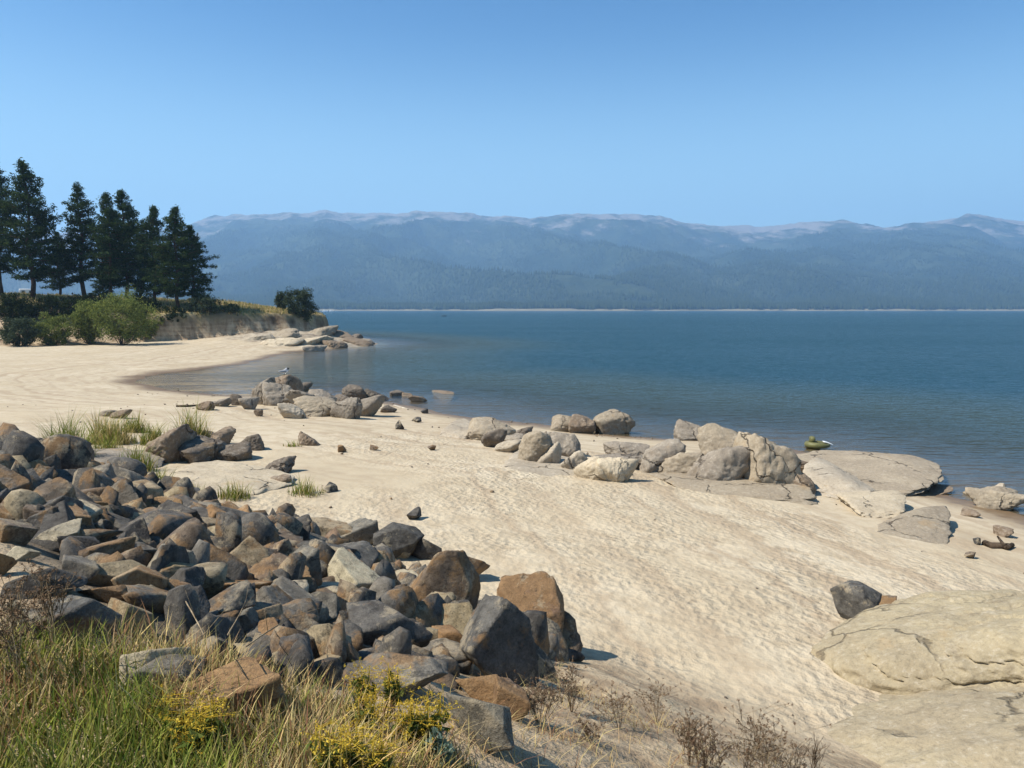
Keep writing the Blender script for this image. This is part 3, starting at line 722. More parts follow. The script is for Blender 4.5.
for b in [
 ((255, 379, 276, 405), 'grey', 'tall rounded grey boulder at the end of the outcrop under the gull', GA),
 ((272, 375, 300, 403), 'brown', 'highest dark-backed boulder of the outcrop under the gull', GA),
 ((267, 382, 293, 406), 'grey', 'steep folded grey slab in front of the highest gull-outcrop boulder', GA),
 ((290, 390, 316, 408), 'grey', 'grey slab leaning behind the broadest round boulder near the gull', GA),
 ((309, 390, 334, 406), 'grey', 'grey wedge-topped boulder behind the broadest round boulder', GA),
 ((300, 398, 336, 417), 'tan', 'broadest round tan boulder in front of the gull outcrop', GA),
 ((281, 404, 303, 419), 'pale', 'low pale boulder at the foot of the folded slab', GA),
 ((334, 399, 359, 419), 'grey', 'heart-shaped grey boulder beside the broadest round boulder', GA),
 ((352, 397, 382, 417), 'grey', 'double-humped grey boulder at the lake end of the gull outcrop', GA),
 ((345, 386, 365, 401), 'dark', 'dark peaked boulder standing behind the heart-shaped one', GA),
 ((366, 390, 392, 401), 'black', 'long black boulder at the water edge of the gull outcrop', GA),
 ((297, 383, 311, 392), 'dark', 'thin dark stone sticking out behind the highest gull-outcrop boulder', GA),
 ((332, 395, 353, 404), 'dark', 'dark stone wedged between the wedge-topped and peaked boulders', GA),
 ((382, 406, 395, 413), 'dark', 'small dark stone near a pale stick by the water', GA),
 ((242, 398, 257, 410), 'grey', 'round grey stone just inland of the gull outcrop', GA),
 ((231, 395, 246, 406), 'dark', 'dark stone behind the round grey stone', GA),
 ((255, 410, 262, 417), 'brown', 'small square brown stone on sand below the gull outcrop', GA),
 ((199, 402, 213, 411), 'brown', 'farthest inland of the low stones near the bay', GA),
 ((213, 399, 230, 407), 'grey', 'flat grey stone among the low stones near the bay', GA),
 ((391, 391, 404, 398), 'dark', 'dark stone awash just beyond the gull outcrop', GA),
 ((403, 393, 412, 399), 'brown', 'smallest brown stone awash beyond the gull outcrop', GA),
 ((410, 396, 425, 403), 'brown', 'rounded brown stone standing in the shallows', GA),
 ((470, 420, 511, 441), 'tan', 'smooth tan hump at the near-bay end of the cracked outcrop', GB),
 ((484, 430, 505, 448), 'dark', 'round dark boulder against the smooth tan hump', GB),
 ((512, 429, 532, 439), 'dark', 'dark flat stone behind the cracked outcrop', GB),
 ((504, 435, 523, 444), 'grey', 'grey knob between the dark flat stone and the round dark boulder', GB),
 ((498, 440, 523, 453), 'pale', 'pale blocky stone at the foot of the round dark boulder', GB),
 ((520, 433, 549, 464), 'tan', 'cracked upright tan slab in the middle of the low outcrop', GB),
 ((533, 442, 558, 465), 'pale', 'pale slab lying in front of the cracked upright slab', GB),
 ((546, 434, 577, 457), 'grey', 'grey rock with a deep shaded notch', GB),
 ((564, 452, 590, 472), 'pale', 'pale sloping rock beyond the deep notch', GB),
 ((576, 459, 608, 480), 'sand', 'sand-coloured hump half buried in the beach', GB),
 ((602, 460, 632, 483), 'sand', 'sand-coloured boulder end casting a crisp shadow', GB),
 ((594, 454, 643, 468), 'grey', 'long low grey rock behind the sand-coloured boulder end', GB),
 ((608, 445, 646, 460), 'grey', 'grey log-shaped rock nearest the big humped outcrop', GB),
 ((551, 416, 577, 432), 'tan', 'rounded tan boulder of the waterline pair', None),
 ((570, 416, 595, 434), 'brown', 'split brown boulder between two rounded waterline boulders', None),
 ((594, 412, 633, 435), 'tan', 'largest waterline boulder, double-domed, with a shadow on the water', None),
 ((675, 423, 706, 441), 'grey', 'dome-shaped boulder in the shallows with one black side', None),
 ((642, 443, 680, 475), 'grey', 'low cracked flank of the big humped outcrop', GC),
 ((660, 451, 704, 478), 'tan', 'tan shoulder block of the big humped outcrop', GC),
 ((700, 429, 742, 472), 'tan', 'knob-headed summit rock of the big humped outcrop', GC),
 ((693, 448, 745, 486), 'grey', 'cracked block at the foot of the knob-headed summit rock', GC),
 ((736, 438, 792, 490), 'tan', 'broad domed rock of the big humped outcrop', GC),
 ((778, 470, 810, 494), 'brown', 'square brown block at the end of the humped outcrop', GC),
 ((786, 460, 805, 474), 'brown', 'small block behind the square brown block', GC),
 ((888, 481, 899, 489), 'pale', 'small white-topped stone on the wet shelf', None),
 ((907, 476, 918, 483), 'pale', 'tiny pale stone next to the wedge stone', None),
 ((919, 475, 938, 489), 'grey', 'wedge-shaped stone with a black side at the shelf tip', None),
 ((968, 488, 1012, 501), 'tan', 'rear flat boulder of the pair standing in shallow water', None),
 ((972, 492, 1020, 510), 'tan', 'front flat boulder of the pair standing in shallow water', None),
 ((994, 484, 1004, 492), 'pale', 'tiny white stone in the water behind the flat pair', None),
 ((994, 528, 1011, 537), 'brown', 'rounded purple-brown stone on the sand near dark driftwood', None),
 ((962, 510, 978, 517), 'brown', 'low brown stone on wet sand near the flat pair', None),
 ((150, 428, 194, 463), 'brown', 'big brown overhanging boulder behind the beach weeds', None),
 ((178, 440, 228, 463), 'dark', 'long dark layered rock beside the overhanging boulder', None),
 ((211, 444, 250, 461), 'dark', 'flat dark rock at the tip of the layered rock', None),
 ((210, 429, 235, 446), 'brown', 'rounded brown rock behind the layered rock', None),
 ((238, 436, 263, 451), 'dark', 'dark rounded rock alone past the layered rock', None),
 ((197, 432, 216, 444), 'brown', 'small brown rock tucked in the weed stems', None),
 ((265, 459, 296, 474), 'dark', 'dark pointed rock topping the sand-coloured hump', None),
 ((270, 476, 291, 486), 'brown', 'small rock below the dark pointed rock', None),
 ((112, 410, 131, 419), 'brown', 'rounded stone behind the bright green weeds', None),
 ((100, 411, 116, 417), 'grey', 'flat stone behind the bright green weeds', None),
 ((300, 432, 321, 446), 'brown', 'low flat stone alone in the open sand', None),
]:
    box, tone, label, grp = b
    boulder(box, tone, label, 'granite_boulder' if box[2] - box[0] > 17 else 'beach_stone', 'boulder' if box[2] - box[0] > 17 else 'stone', grp)
for box, tone, label, dep, sink, sm in [
 ((444, 422, 482, 438), 'pale', 'pale low ledge rising from the sand beside the smooth tan hump', .5, .4, 0),
 ((632, 468, 806, 494), 'tan', 'sandy bedrock base joining the humped outcrop together', .6, .72, 3),
 ((498, 450, 628, 480), 'pale', 'pale bedrock base joining the cracked outcrop together', .5, .72, 5),
 ((760, 441, 930, 490), 'tan', 'wide bedrock shelf running down into the lake', .5, .66, 1),
 ((806, 466, 882, 498), 'pale', 'long pale grey slab with a shaded undercut', .5, .1, 2),
 ((838, 492, 900, 516), 'sand', 'sand-coloured rounded ledge below the long pale slab', .35, .4, 3),
 ((880, 504, 955, 545), 'tan', 'yellowish bedrock streak sloping towards the driftwood', .3, .62, 4),
 ((76, 444, 162, 473), 'grey', 'low grey ledge behind the rocks under the beach weeds', .6, .4, 5),
 ((158, 460, 290, 494), 'sand', 'smooth sand-coloured hump of bedrock topped by a dark pointed rock', .7, .62, 0),
 ((912, 485, 948, 493), 'brown', 'thin flat ledge at the water under the wedge stone', .12, .3, 1),
 ((431, 392, 454, 399), 'brown', 'flat stone barely breaking the water past the gull outcrop', .25, .3, 2),
]:
    boulder(box, tone, label, 'granite_ledge', 'ledge', None, SLAB_MESH[sm], 2.0, sink, None, .025, .34, None, dep, .06)
# the great weathered boulder and the ledge it lies on
def big_boulder():
    mg = granite_material('pale_coarse_granite', .75)
    me = rock_mesh('granite_boulder', 903, 7, 8, 4.0, .03, .80, None, mg, 0)
    v = np.empty(len(me.vertices) * 3, np.float32); me.vertices.foreach_get('co', v); v = v.reshape(-1, 3).astype(float)
    o3 = v * (2.6, 1.8, .55)
    # onion-skin sheets: each ends along a ragged edge that runs round the stone, with a dark gap under it
    s = o3[:, 2] * 1.5 + .30 * fbm(o3[:, 0] * .45 + 3, o3[:, 1] * .5 + 8, o3[:, 2] * .3, 2) + .075 * fbm(o3[:, 0] * 2.2, o3[:, 1] * 2.2 + 8, o3[:, 2] * 2, 4, .6) - .10 * o3[:, 0]
    k = np.ones(len(v))
    for th, amp in ((-.22, .045), (.10, .045), (.36, .05), (.60, .045), (.80, .035)):
        act = sstep(-.25, .15, fbm(o3[:, 0] * .5 + th * 9, o3[:, 1] * .6, o3[:, 2] * .1, 2) + .15)
        k -= act * (amp * sstep(th - .012, th + .012, s) - amp * .75 * np.exp(-((s - th - .022) / .012) ** 2) * -1)
    k += .006 * fbm(o3[:, 0] * 6, o3[:, 1] * 6, o3[:, 2] * 6, 4, .6)
    v *= k[:, None]
    v[:, :2] *= (1 - .16 * sstep(-.10, -.5, v[:, 2]))[:, None]
    me.vertices.foreach_set('co', v.astype(np.float32).ravel()); me.update()
    o = obj('granite_boulder', me, None, None, (6.85, 9.85, 1.46)); o.scale = (2.75, 2.05, .86); o.rotation_euler = (.06, -.12, .10); o.color = (.36, .298, .19, 1)
    tag(o, 'huge pale weathered granite boulder with peeling ragged sheets', 'boulder', None, 'thing')
    me2 = rock_mesh('granite_ledge', 911, 6, 9, 4.0, .05, .80, None, mg, .02)
    o = obj('granite_ledge', me2, None, None, (5.2, 7.6, 1.0)); o.scale = (3.9, 2.2, .92); o.rotation_euler = (.02, -.02, -.10); o.color = (.365, .302, .196, 1)
    tag(o, 'broad smooth pale ledge beneath the huge weathered boulder', 'ledge', None, 'thing')
big_boulder()
# dark quarried rock lying on the sand by the great boulder
for box, col, lab in [((832, 588, 876, 626), 'slate grey', 'dark broken rock with a brown top alone near the huge weathered boulder'),
                      ((871, 598, 893, 613), 'brown', 'small brown slab behind the lone dark broken rock'),
                      ((407, 510, 421, 521), 'charcoal', 'dark pyramid stone alone on sand beyond the rock pile'),
                      ((324, 484, 338, 493), 'black', 'black angular stone near the small grass tuft'),
                      ((396, 421, 404, 430), 'black', 'dark round stone on sand inland of the shallows'),
                      ((338, 446, 346, 453), 'brown', 'brown stone on open sand between outcrop and grass tuft'),
                      ((370, 446, 378, 451), 'brown', 'tiny stone in the middle of the open sand'),
                      ((413, 418, 421, 423), 'black', 'flat black stone close to the wet sand'),
                      ((428, 446, 436, 451), 'brown', 'lone brown pebble inland of the smooth tan hump'),
                      ((421, 409, 428, 414), 'black', 'tiny black stone on the wet margin'),
                      ((973, 538, 980, 545), 'black', 'small black stone beside the dark driftwood'),
                      ((965, 553, 974, 559), 'brown', 'small brown stone inland of the dark driftwood'),
                      ((7, 601, 20, 613), 'cream', 'small white stone in the reddish weeds')]:
    o = boulder(box, 'dark', lab, 'loose_stone' if box[2] - box[0] < 30 else 'broken_rock', 'stone' if box[2] - box[0] < 30 else 'rock', None, HERO_MESH[gcount[0] * 3 % 16], None, .2, None, .05); paint(o, col, R, .05)
# pebbles and scraps strewn over the beach
def pebbles():
    rg = np.random.default_rng(8); k = 26000
    x, y = rg.uniform(-26, 15, k), rg.uniform(8, 62, k); d, h, sv = parts(x, y)
    ok = (d > .1) & (sv > 7.4) & (rg.random(k) < .007 + .20 * np.exp(-d / 2.4) * sstep(-.2, .5, fbm(x / 3, y / 3, oct=2)))
    x, y = x[ok], y[ok]; P = np.column_stack([x, y, zfun(x, y)]); r = rg.uniform(.012, .035, len(x)) * np.interp(y, [8, 40], [.8, 1.5])
    o = obj('pebbles', scatter_mesh('pebbles', P, r, 1, rg, 6, 10), M_RIP); o.color = (.19, .15, .11, .45); tag(o, kind='stuff')
pebbles()
# bare granite of the wooded point
GP = 'bare rocks of the wooded point'
for box, tone, label, dep in [
 ((306, 319, 336, 335), 'tan', 'upper tan rock of the point, right under the grey-green bush', 5), ((324, 324, 352, 337), 'brown', 'brown blocky rock halfway down the point', 5),
 ((338, 326, 362, 340), 'dark', 'dark rock near the tip of the point', 4), ((350, 331, 374, 343), 'grey', 'outermost grey rock at the tip of the point', 3.5),
 ((304, 341, 326, 352), 'grey', 'rounded boulder at the waterline of the point', 2.5), ((322, 340, 347, 348), 'brown', 'flat slab in the water off the point', 2.5),
 ((290, 330, 330, 345), 'sand', 'pale sloping slab of the point', 5), ((262, 332, 302, 346), 'sand', 'long pale slab below the cliff', 5), ((240, 330, 275, 341), 'pale', 'smooth pale hump against the cliff foot', 4),
 ((270, 325, 300, 338), 'tan', 'tan buttress under the cliff', 4), ((344, 338, 372, 346), 'brown', 'low slab ending the point', 4)]:
    boulder(box, tone, label, 'granite_slab', 'rock', GP, GRAN_MESH[gcount[0] * 5 % 18], 2, .55, None, .04, .4, None, {'tan': 2.6, 'brown': 2.3, 'dark': 2.0, 'grey': 1.8, 'sand': 2.2, 'pale': 2.2}[tone], .12)
# ---------------------------------------------------------------- foliage materials
def leaf_material(name, a, b, trans=.25, rough=.75):
    m, nt = material(name); n = N(nt)
    rnd = n.new('ShaderNodeNewGeometry').outputs['Random Per Island']; pos = n.new('ShaderNodeNewGeometry').outputs['Position']
    c = n.mix(n.ramp(n.math('ADD', n.math('MULTIPLY', rnd, .6), n.math('MULTIPLY', n.noise(pos, .8, 3), .5)), .15, .9), a, b)
    d = n.new('ShaderNodeBsdfDiffuse', {'Color': c}).outputs[0]
    t = n.new('ShaderNodeBsdfTranslucent', {'Color': c}).outputs[0]
    n.out(n.new('ShaderNodeMixShader', {0: trans, 1: d, 2: t}).outputs[0]); return m
def bark_material(name, a, b):
    m, nt = material(name); n = N(nt)
    pos = n.new('ShaderNodeTexCoord').outputs['Object']
    f = n.noise(n.mapping(pos, (3, 3, .6)), 2.5, 5, .7)
    n.out(n.bsdf(n.mix(n.ramp(f, .35, .65), a, b), .95, n.bump(f, .8, .06), .05)); return m
def tint_material(name, trans=.3):
    m, nt = material(name); n = N(nt)
    c = n.attr('tint', 'Color')
    d = n.bsdf(c, .7, None, .15); t = n.new('ShaderNodeBsdfTranslucent', {'Color': c}).outputs[0]
    n.out(n.new('ShaderNodeMixShader', {0: trans, 1: d, 2: t}).outputs[0]); return m
M_NEED = leaf_material('pine_needles', (.013, .028, .011), (.062, .088, .030), .22)
M_WIL = leaf_material('willow_leaves', (.075, .105, .026), (.25, .27, .075), .35)
M_GREY = leaf_material('grey_green_leaves', (.035, .050, .028), (.085, .105, .060), .2)
M_DARKL = leaf_material('dark_brush_leaves', (.012, .020, .009), (.040, .052, .020), .2)
M_BARK = bark_material('pine_bark', (.040, .028, .020), (.12, .075, .048))
M_STEM = bark_material('shrub_wood', (.06, .045, .03), (.15, .12, .085))
M_TINT = tint_material('grass_blades'); M_DRY = bark_material('dry_stalks', (.18, .13, .08), (.36, .28, .18))

def clump_tris(c, rad, k, size, rng, up=0.0):
    """k small leaf triangles around each of the centres c"""
    m = len(c); o = rng.normal(size=(m, k, 3)); o /= np.linalg.norm(o, axis=2)[..., None]; o[..., 2] += up
    p = c[:, None, :] + o * (rad * rng.random((m, k)) ** .5)[..., None] if np.isscalar(rad) else c[:, None, :] + o * (rad[:, None] * rng.random((m, k)) ** .5)[..., None]
    a = rng.normal(size=(m, k, 3)); a /= np.linalg.norm(a, axis=2)[..., None]
    b = np.cross(a, rng.normal(size=(m, k, 3))); b /= np.linalg.norm(b, axis=2)[..., None]
    s = size * rng.uniform(.6, 1.3, (m, k))[..., None]
    v = np.stack([p - a * s * .5, p + a * s * .5 + b * s * .18, p + b * s * .42], 2).reshape(-1, 3)
    return v, np.arange(len(v)).reshape(-1, 3)
# ---------------------------------------------------------------- pines
def pine_meshes(seed, H=24.0, base=.16, fat=.2, thin=1.0):
    rng = np.random.default_rng(seed); tr = MB()
    wob = [np.array([.25 * math.sin(i * 1.3 + seed), .25 * math.cos(i * 1.1 + seed), H * i / 9]) for i in range(10)]
    tr.tube(wob, [.36 * (1 - i / 9.4) ** .8 + .02 for i in range(10)], 8)
    cs, rs = [], []
    nb = int(150 * thin)
    gaps = rng.uniform(0, 6.28, 6)
    for i in range(nb):
        t = base + (1 - base) * (i + rng.random()) / nb
        z = t * H; q = (t - base) / (1 - base)
        L = H * fat * (min(1, .6 + q * 1.6) * (1 - q ** 2.3) + .06) * rng.uniform(.55, 1.12)
        az = rng.uniform(0, 6.28)
        if q < .35 and rng.random() < .3: L *= .45
        L *= 1 + .22 * math.sin(az * 2 + gaps[i % 6])
        el = math.radians(rng.uniform(-14, 10) + 40 * q ** 2)
        x0 = np.array([np.interp(z, [w[2] for w in wob], [w[0] for w in wob]), np.interp(z, [w[2] for w in wob], [w[1] for w in wob]), z])
        d = np.array([math.cos(az) * math.cos(el), math.sin(az) * math.cos(el), math.sin(el)])
        end = x0 + d * L + np.array([0, 0, .06 * L])
        tr.tube([x0, (x0 + end) / 2 - np.array([0, 0, .03 * L]), end], [.075, .05, .02], 4)
        k = max(2, int(L * 2.3))
        for j in range(k):
            u = .30 + .72 * (j + rng.random()) / k
            side = np.cross(d, [0, 0, 1]) * rng.normal() * .30 * L * (1.05 - u * .6)
            cs.append(x0 + (end - x0) * u + side + np.array([0, 0, rng.normal() * .12])); rs.append(rng.uniform(.4, .85))
    c = np.array(cs); r = np.array(rs)
    v, f = clump_tris(c, r, 24, .50, rng, .15)
    return tr.mesh('trunk', True), mesh_np('crown', v, f)
PINES = [pine_meshes(31, 24, .14, .205), pine_meshes(32, 24, .17, .185, .85), pine_meshes(33, 24, .12, .22), pine_meshes(34, 24, .15, .20), pine_meshes(35, 24, .20, .185, .9)]
for t_, c_ in PINES: t_.materials.append(M_BARK); c_.materials.append(M_NEED)
def pine(px, ytop, ybase, dist, proto, label, wide=1.0, lean=0):
    d = ray(px, ybase); X = d[0] / d[1] * dist; z = float(zfun(np.array([X]), np.array([dist]))[0])
    dt = ray(px, ytop); H = EYE + dt[2] / dt[1] * dist - z
    o = thing('pine_tree', label, 'tree', (X, dist, z - .15), R.uniform(0, 6.28), 'pines on the wooded point'); s = H / 24.0
    o.scale = (s * wide, s * wide, s)
    obj('trunk', PINES[proto][0], None, o); obj('crown', PINES[proto][1], None, o)
for a in [(2, 160, 300, 133, 1, 'tallest pine, cut by the edge of the picture', 1.0), (33, 163, 302, 131, 0, 'tall broad pine with a dense straight crown second from the picture edge', 1.15),
          (84, 186, 300, 136, 1, 'narrow-topped pine with gaps of sky in its crown', 1.25), (112, 194, 301, 132, 4, 'slim pine with a bare lower trunk in the middle of the grove', 1.1),
          (127, 192, 299, 140, 3, 'round-shouldered pine behind the slim bare-trunked one', 1.15), (156, 207, 302, 133, 3, 'smaller conical pine just before the last close pair', 1.1),
          (178, 208, 304, 130, 0, 'full pine with its trunk beside the low green sapling', 1.2), (194, 226, 303, 133, 2, 'shortest pine, outermost towards the lake, with branches to the ground', 1.25),
          (60, 232, 296, 146, 2, 'low dark pine filling the gap beside the tall broad one', 1.3), (-22, 170, 302, 134, 3, 'pine partly outside the picture edge', 1.2), (104, 262, 298, 142, 2, 'short dark young pine deep inside the grove', 1.5),
          (142, 240, 298, 146, 4, 'thin dark pine behind the smaller conical pine', 1.3)]: pine(*a)

# ---------------------------------------------------------------- shrubs on the point
def shrub(name, px0, ytop, px1, ybase, mat, label, seed, leaf=.24, k=1.0, off=0.0, ground=None):
    rng = np.random.default_rng(seed)
    X, Y, Z, t = hit((px0 + px1) / 2, ybase) if ground is None else ground
    w, h = 1.3 * (px1 - px0) * t / FPX, 1.12 * (ybase - ytop) * t / FPX
    o = thing(name, label, 'shrub', (X, Y + w * .3, Z - .05), 0, 'shrubs of the wooded point')
    st = MB(); cs, rs = [], []
    nl = int(14 * k)
    for i in range(nl):
        az = rng.uniform(0, 6.28); q = rng.uniform(.25, 1.0) ** .6; hh = h * rng.uniform(.45, .93) * (1 - .38 * q * q)
        e = np.array([math.cos(az) * w * .42 * q, math.sin(az) * w * .34 * q, hh])
        st.tube([[e[0] * .12, e[1] * .12, 0], [e[0] * .6, e[1] * .6, hh * .6], e], [.05, .03, .012], 4)
    nc = int(190 * k); q = rng.normal(size=(nc, 3)); q /= np.linalg.norm(q, axis=1)[:, None]; rad = rng.uniform(.35, 1.0, nc) ** .6
    lump = 1 + .42 * fbm(q[:, 0] * 1.7 + seed, q[:, 1] * 1.7, q[:, 2] * 1.7, 2)
    c = q * (rad * lump)[:, None] * np.array([w * .40, w * .33, h * .46]) + np.array([0, 0, h * .48]); rs = rng.uniform(.05, .115, nc) * min(w, h * 1.3)
    c[:, 2] = np.maximum(c[:, 2], .08 * h); v, f = clump_tris(c, rs, int(34), leaf * 1.5, rng, .1)
    v[:, 2] = np.maximum(v[:, 2], .02)
    obj('stem', st.mesh('stem', True), M_STEM, o); obj('foliage', mesh_np('foliage', v, f), mat, o)
for i, a in enumerate([
    ('willow_shrub', 82, 296, 140, 346, M_WIL, 'biggest bright green rounded shrub at the top of the beach', .26, 1.6), ('willow_shrub', 66, 304, 98, 345, M_WIL, 'yellow-green shrub joined to the biggest rounded one', .26, 1.2),
    ('willow_shrub', 24, 318, 62, 346, M_WIL, 'low spreading yellow-green shrub under the tall broad pine', .24, 1.1), ('willow_shrub', -6, 320, 28, 347, M_GREY, 'dull green shrub at the picture edge above the beach', .24, 1.1),
    ('willow_shrub', 130, 318, 156, 341, M_WIL, 'small bushy shrub beside the cliff end', .22, 1.0), ('grey_shrub', 284, 290, 311, 322, M_GREY, 'round grey-green bush at the tip of the cliff', .24, 1.5),
    ('grey_shrub', 274, 293, 288, 310, M_GREY, 'smaller thin grey bush behind the round tip bush', .22, .8), ('dark_shrub', 182, 296, 216, 320, M_GREY, 'low green sapling bush on the cliff edge under the last pine', .22, 1.1),
    ('dark_shrub', 150, 308, 182, 325, M_DARKL, 'dark brush hanging over the cliff edge below the pines', .24, 1.1), ('dark_shrub', 20, 298, 66, 324, M_DARKL, 'dark brush on the shaded slope under the tall broad pine', .26, 1.2),
    ('dark_shrub', -14, 296, 26, 326, M_DARKL, 'dark brush on the slope at the picture edge', .26, 1.2), ('dark_shrub', 58, 294, 100, 318, M_DARKL, 'dark brush behind the biggest rounded shrub', .26, 1.2),
    ('dark_shrub', 116, 296, 152, 322, M_DARKL, 'dark brush on the slope below the slim pine', .26, 1.2), ('dark_shrub', 218, 304, 238, 316, M_GREY, 'small tuft-like bush on the cliff top between sapling and tip', .2, .7)]):
    shrub(*a[:7], 70 + i, a[7], a[8])

# ---------------------------------------------------------------- grasses
PALG = {'green': (.105, .15, .022), 'lime': (.25, .27, .045), 'olive': (.24, .21, .06), 'straw': (.55, .42, .18), 'red': (.26, .13, .065), 'tan': (.42, .30, .15)}
def blades(base, h, lean, width, col, rng, segs=3):
    """curved tapering blades: base (k,3), h (k,), lean (k,), col (k,3)"""
    k = len(base); az = rng.uniform(0, 6.28, k); d = np.stack([np.cos(az), np.sin(az), np.zeros(k)], 1)
    fa = az + 1.57 + rng.normal(0, .5, k); wv = np.stack([np.cos(fa), np.sin(fa), np.zeros(k)], 1)
    vs, n = [], segs + 1
    for i in range(n):
        u = i / segs
        p = base + d * (lean * h * u ** 1.9)[:, None] + np.array([0, 0, 1.0]) * (h * (u - .25 * lean * u * u))[:, None]
        ww = (width * (1 - u) ** .7)[:, None]
        if i < segs: vs += [p - wv * ww, p + wv * ww]
        else: vs.append(p)
    v = np.stack(vs, 1); m = v.shape[1]; b = (np.arange(k) * m)[:, None]
    q = np.concatenate([np.stack([b[:, 0] + 2 * i, b[:, 0] + 2 * i + 1, b[:, 0] + 2 * i + 3, b[:, 0] + 2 * i + 2], -1) for i in range(segs - 1)])
    t = np.stack([b[:, 0] + 2 * (segs - 1), b[:, 0] + 2 * (segs - 1) + 1, b[:, 0] + 2 * segs], -1)
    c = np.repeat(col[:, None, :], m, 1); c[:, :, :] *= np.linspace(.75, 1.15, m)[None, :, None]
    return v.reshape(-1, 3), [t, q], c.reshape(-1, 3)
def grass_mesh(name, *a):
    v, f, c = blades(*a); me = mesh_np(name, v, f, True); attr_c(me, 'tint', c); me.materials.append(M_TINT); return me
def mixcol(k, names, w, rng, patch=None):
    w = np.asarray(w, float) / sum(w); i = rng.choice(len(names), k, p=w)
    c = np.array([PALG[n] for n in names])[i]; return c * rng.uniform(.75, 1.25, (k, 1)) * rng.uniform(.93, 1.07, (k, 3))
def bank_grass():
    rng = np.random.default_rng(3)
    x, y = rng.uniform(-5.5, 1.0, 210000), rng.uniform(1.7, 6.5, 210000); s = BN[0] * x + BN[1] * y; u = BU[0] * x + BU[1] * y
    edge = 1.95 + .25 * fbm(x / .9, y / .9, oct=3) + np.interp(u, [-5, -4, -3.4, -2.7, -2.1, -1.7], [-1.35, -1.15, -.75, -.05, .1, -1.5])
    ok = (s < edge) & (s > -.2) & (u < -1.0); ok &= rng.random(len(x)) < .55 + .4 * sstep(-.5, .5, fbm(x / .35 + 9, y / .35, oct=3))
    x, y, s, u = x[ok], y[ok], s[ok], u[ok]; k = len(x); z = zfun(x, y) - .02
    g = sstep(-.5, .5, fbm(x / .7 + 40, y / .7, oct=3) + .55 * (s < 1.1) + np.interp(x, [-3.4, -2, -.5], [-.2, -.35, -.6]))
    gi = rng.random(k) < g
    a = mixcol(k, ['green', 'lime', 'olive'], [2, 4, 4], rng); b = mixcol(k, ['straw', 'tan', 'red', 'olive'], [5, 3, 2, 3], rng)
    h = rng.uniform(.08, .22, k) * np.interp(s, [.2, 1.6, 2.6], [1.1, 1.0, .85]) * (1 + .35 * fbm(x / .5, y / .5 + 4, oct=2))
    red = (fbm(x / .5 + 77, y / .5, oct=2) > .3) & (u < -4.6); b[red] = mixcol(int(red.sum()), ['red', 'tan'], [3, 1], rng)
    me = grass_mesh('bank_grass', np.stack([x, y, z], 1), h, rng.uniform(.1, .8, k), rng.uniform(.0026, .0055, k), np.where(gi[:, None], a, b), rng)
    tag(obj('bank_grass', me), kind='stuff'); return k
bank_grass()
def dry_grass():
    rng = np.random.default_rng(4)
    x, y = rng.uniform(-1.2, 3.2, 30000), rng.uniform(2.6, 8.2, 30000); s = BN[0] * x + BN[1] * y; u = BU[0] * x + BU[1] * y
    ok = (s < 5.7 + .5 * fbm(x, y, oct=3)) & (s > 1.8) & (u > -5.6 + (7.1 - s) * .5) & (rng.random(len(x)) < .06 + .55 * sstep(.0, .6, fbm(x / .5, y / .5 + 20, oct=3)))
    x, y = x[ok], y[ok]; k = len(x); z = zfun(x, y) - .01
    me = grass_mesh('dry_grass', np.stack([x, y, z], 1), rng.uniform(.04, .17, k), rng.uniform(.5, 1.8, k), rng.uniform(.0015, .003, k), mixcol(k, ['straw', 'tan', 'red'], [4, 5, 2], rng), rng)
    tag(obj('dry_grass', me), kind='stuff')
dry_grass()
def bluff_grass():
    rng = np.random.default_rng(6)
    x, y = rng.uniform(-110, -34, 60000), rng.uniform(100, 160, 60000)
    z, d, h, s, w, _ = zfun(x, y, True)
    ok = (h > w * .75) & (h < w + 16) & (rng.random(len(x)) < .35 + .5 * sstep(-.4, .4, fbm(x / 2.5, y / 2.5, oct=3)))
    x, y, z = x[ok], y[ok], z[ok]; k = len(x)
    me = grass_mesh('point_grass', np.stack([x, y, z - .03], 1), rng.uniform(.25, .75, k), rng.uniform(.1, .6, k), rng.uniform(.03, .07, k), mixcol(k, ['straw', 'tan', 'olive', 'green'], [5, 3, 4, 2], rng), rng)
    tag(obj('point_grass', me), kind='stuff')
bluff_grass()
def tuft(px0, ytop, px1, ybase, names, wts, label, k=160, cat='grass tuft', name='grass_tuft', group='grass tufts on the beach', lean=(.1, .8)):
    rng = np.random.default_rng(int(px0 * 7 + ybase))
    X, Y, Z, t = hit((px0 + px1) / 2, ybase - 1); w, h = (px1 - px0) * t / FPX, (ybase - ytop) * t / FPX
    h *= 1.2; k = int(k * 1.7); r = w * .52 * rng.random(k) ** .75; a = rng.uniform(0, 6.28, k); x, y = r * np.cos(a), r * np.sin(a) * .7
    z = zfun(X + x, Y + .3 * w + y) - Z - .02
    hh = h * rng.uniform(.25, 1.08, k) * (1 - .6 * (r / (w * .52)) ** 2) * (1 + .5 * vnoise(x / w * 5 + px0, y / w * 5))
    me = grass_mesh(name, np.stack([x, y, z], 1), hh, rng.uniform(*lean, k), np.full(k, max(.0035, .45 * t / FPX)) * rng.uniform(.6, 1.1, k), mixcol(k, names, wts, rng), rng)
    tag(obj(name, me, None, None, (X, Y + .3 * w, Z)), label, cat, group)
GN, GW = ['lime', 'green', 'olive', 'straw'], [5, 3, 3, 2]
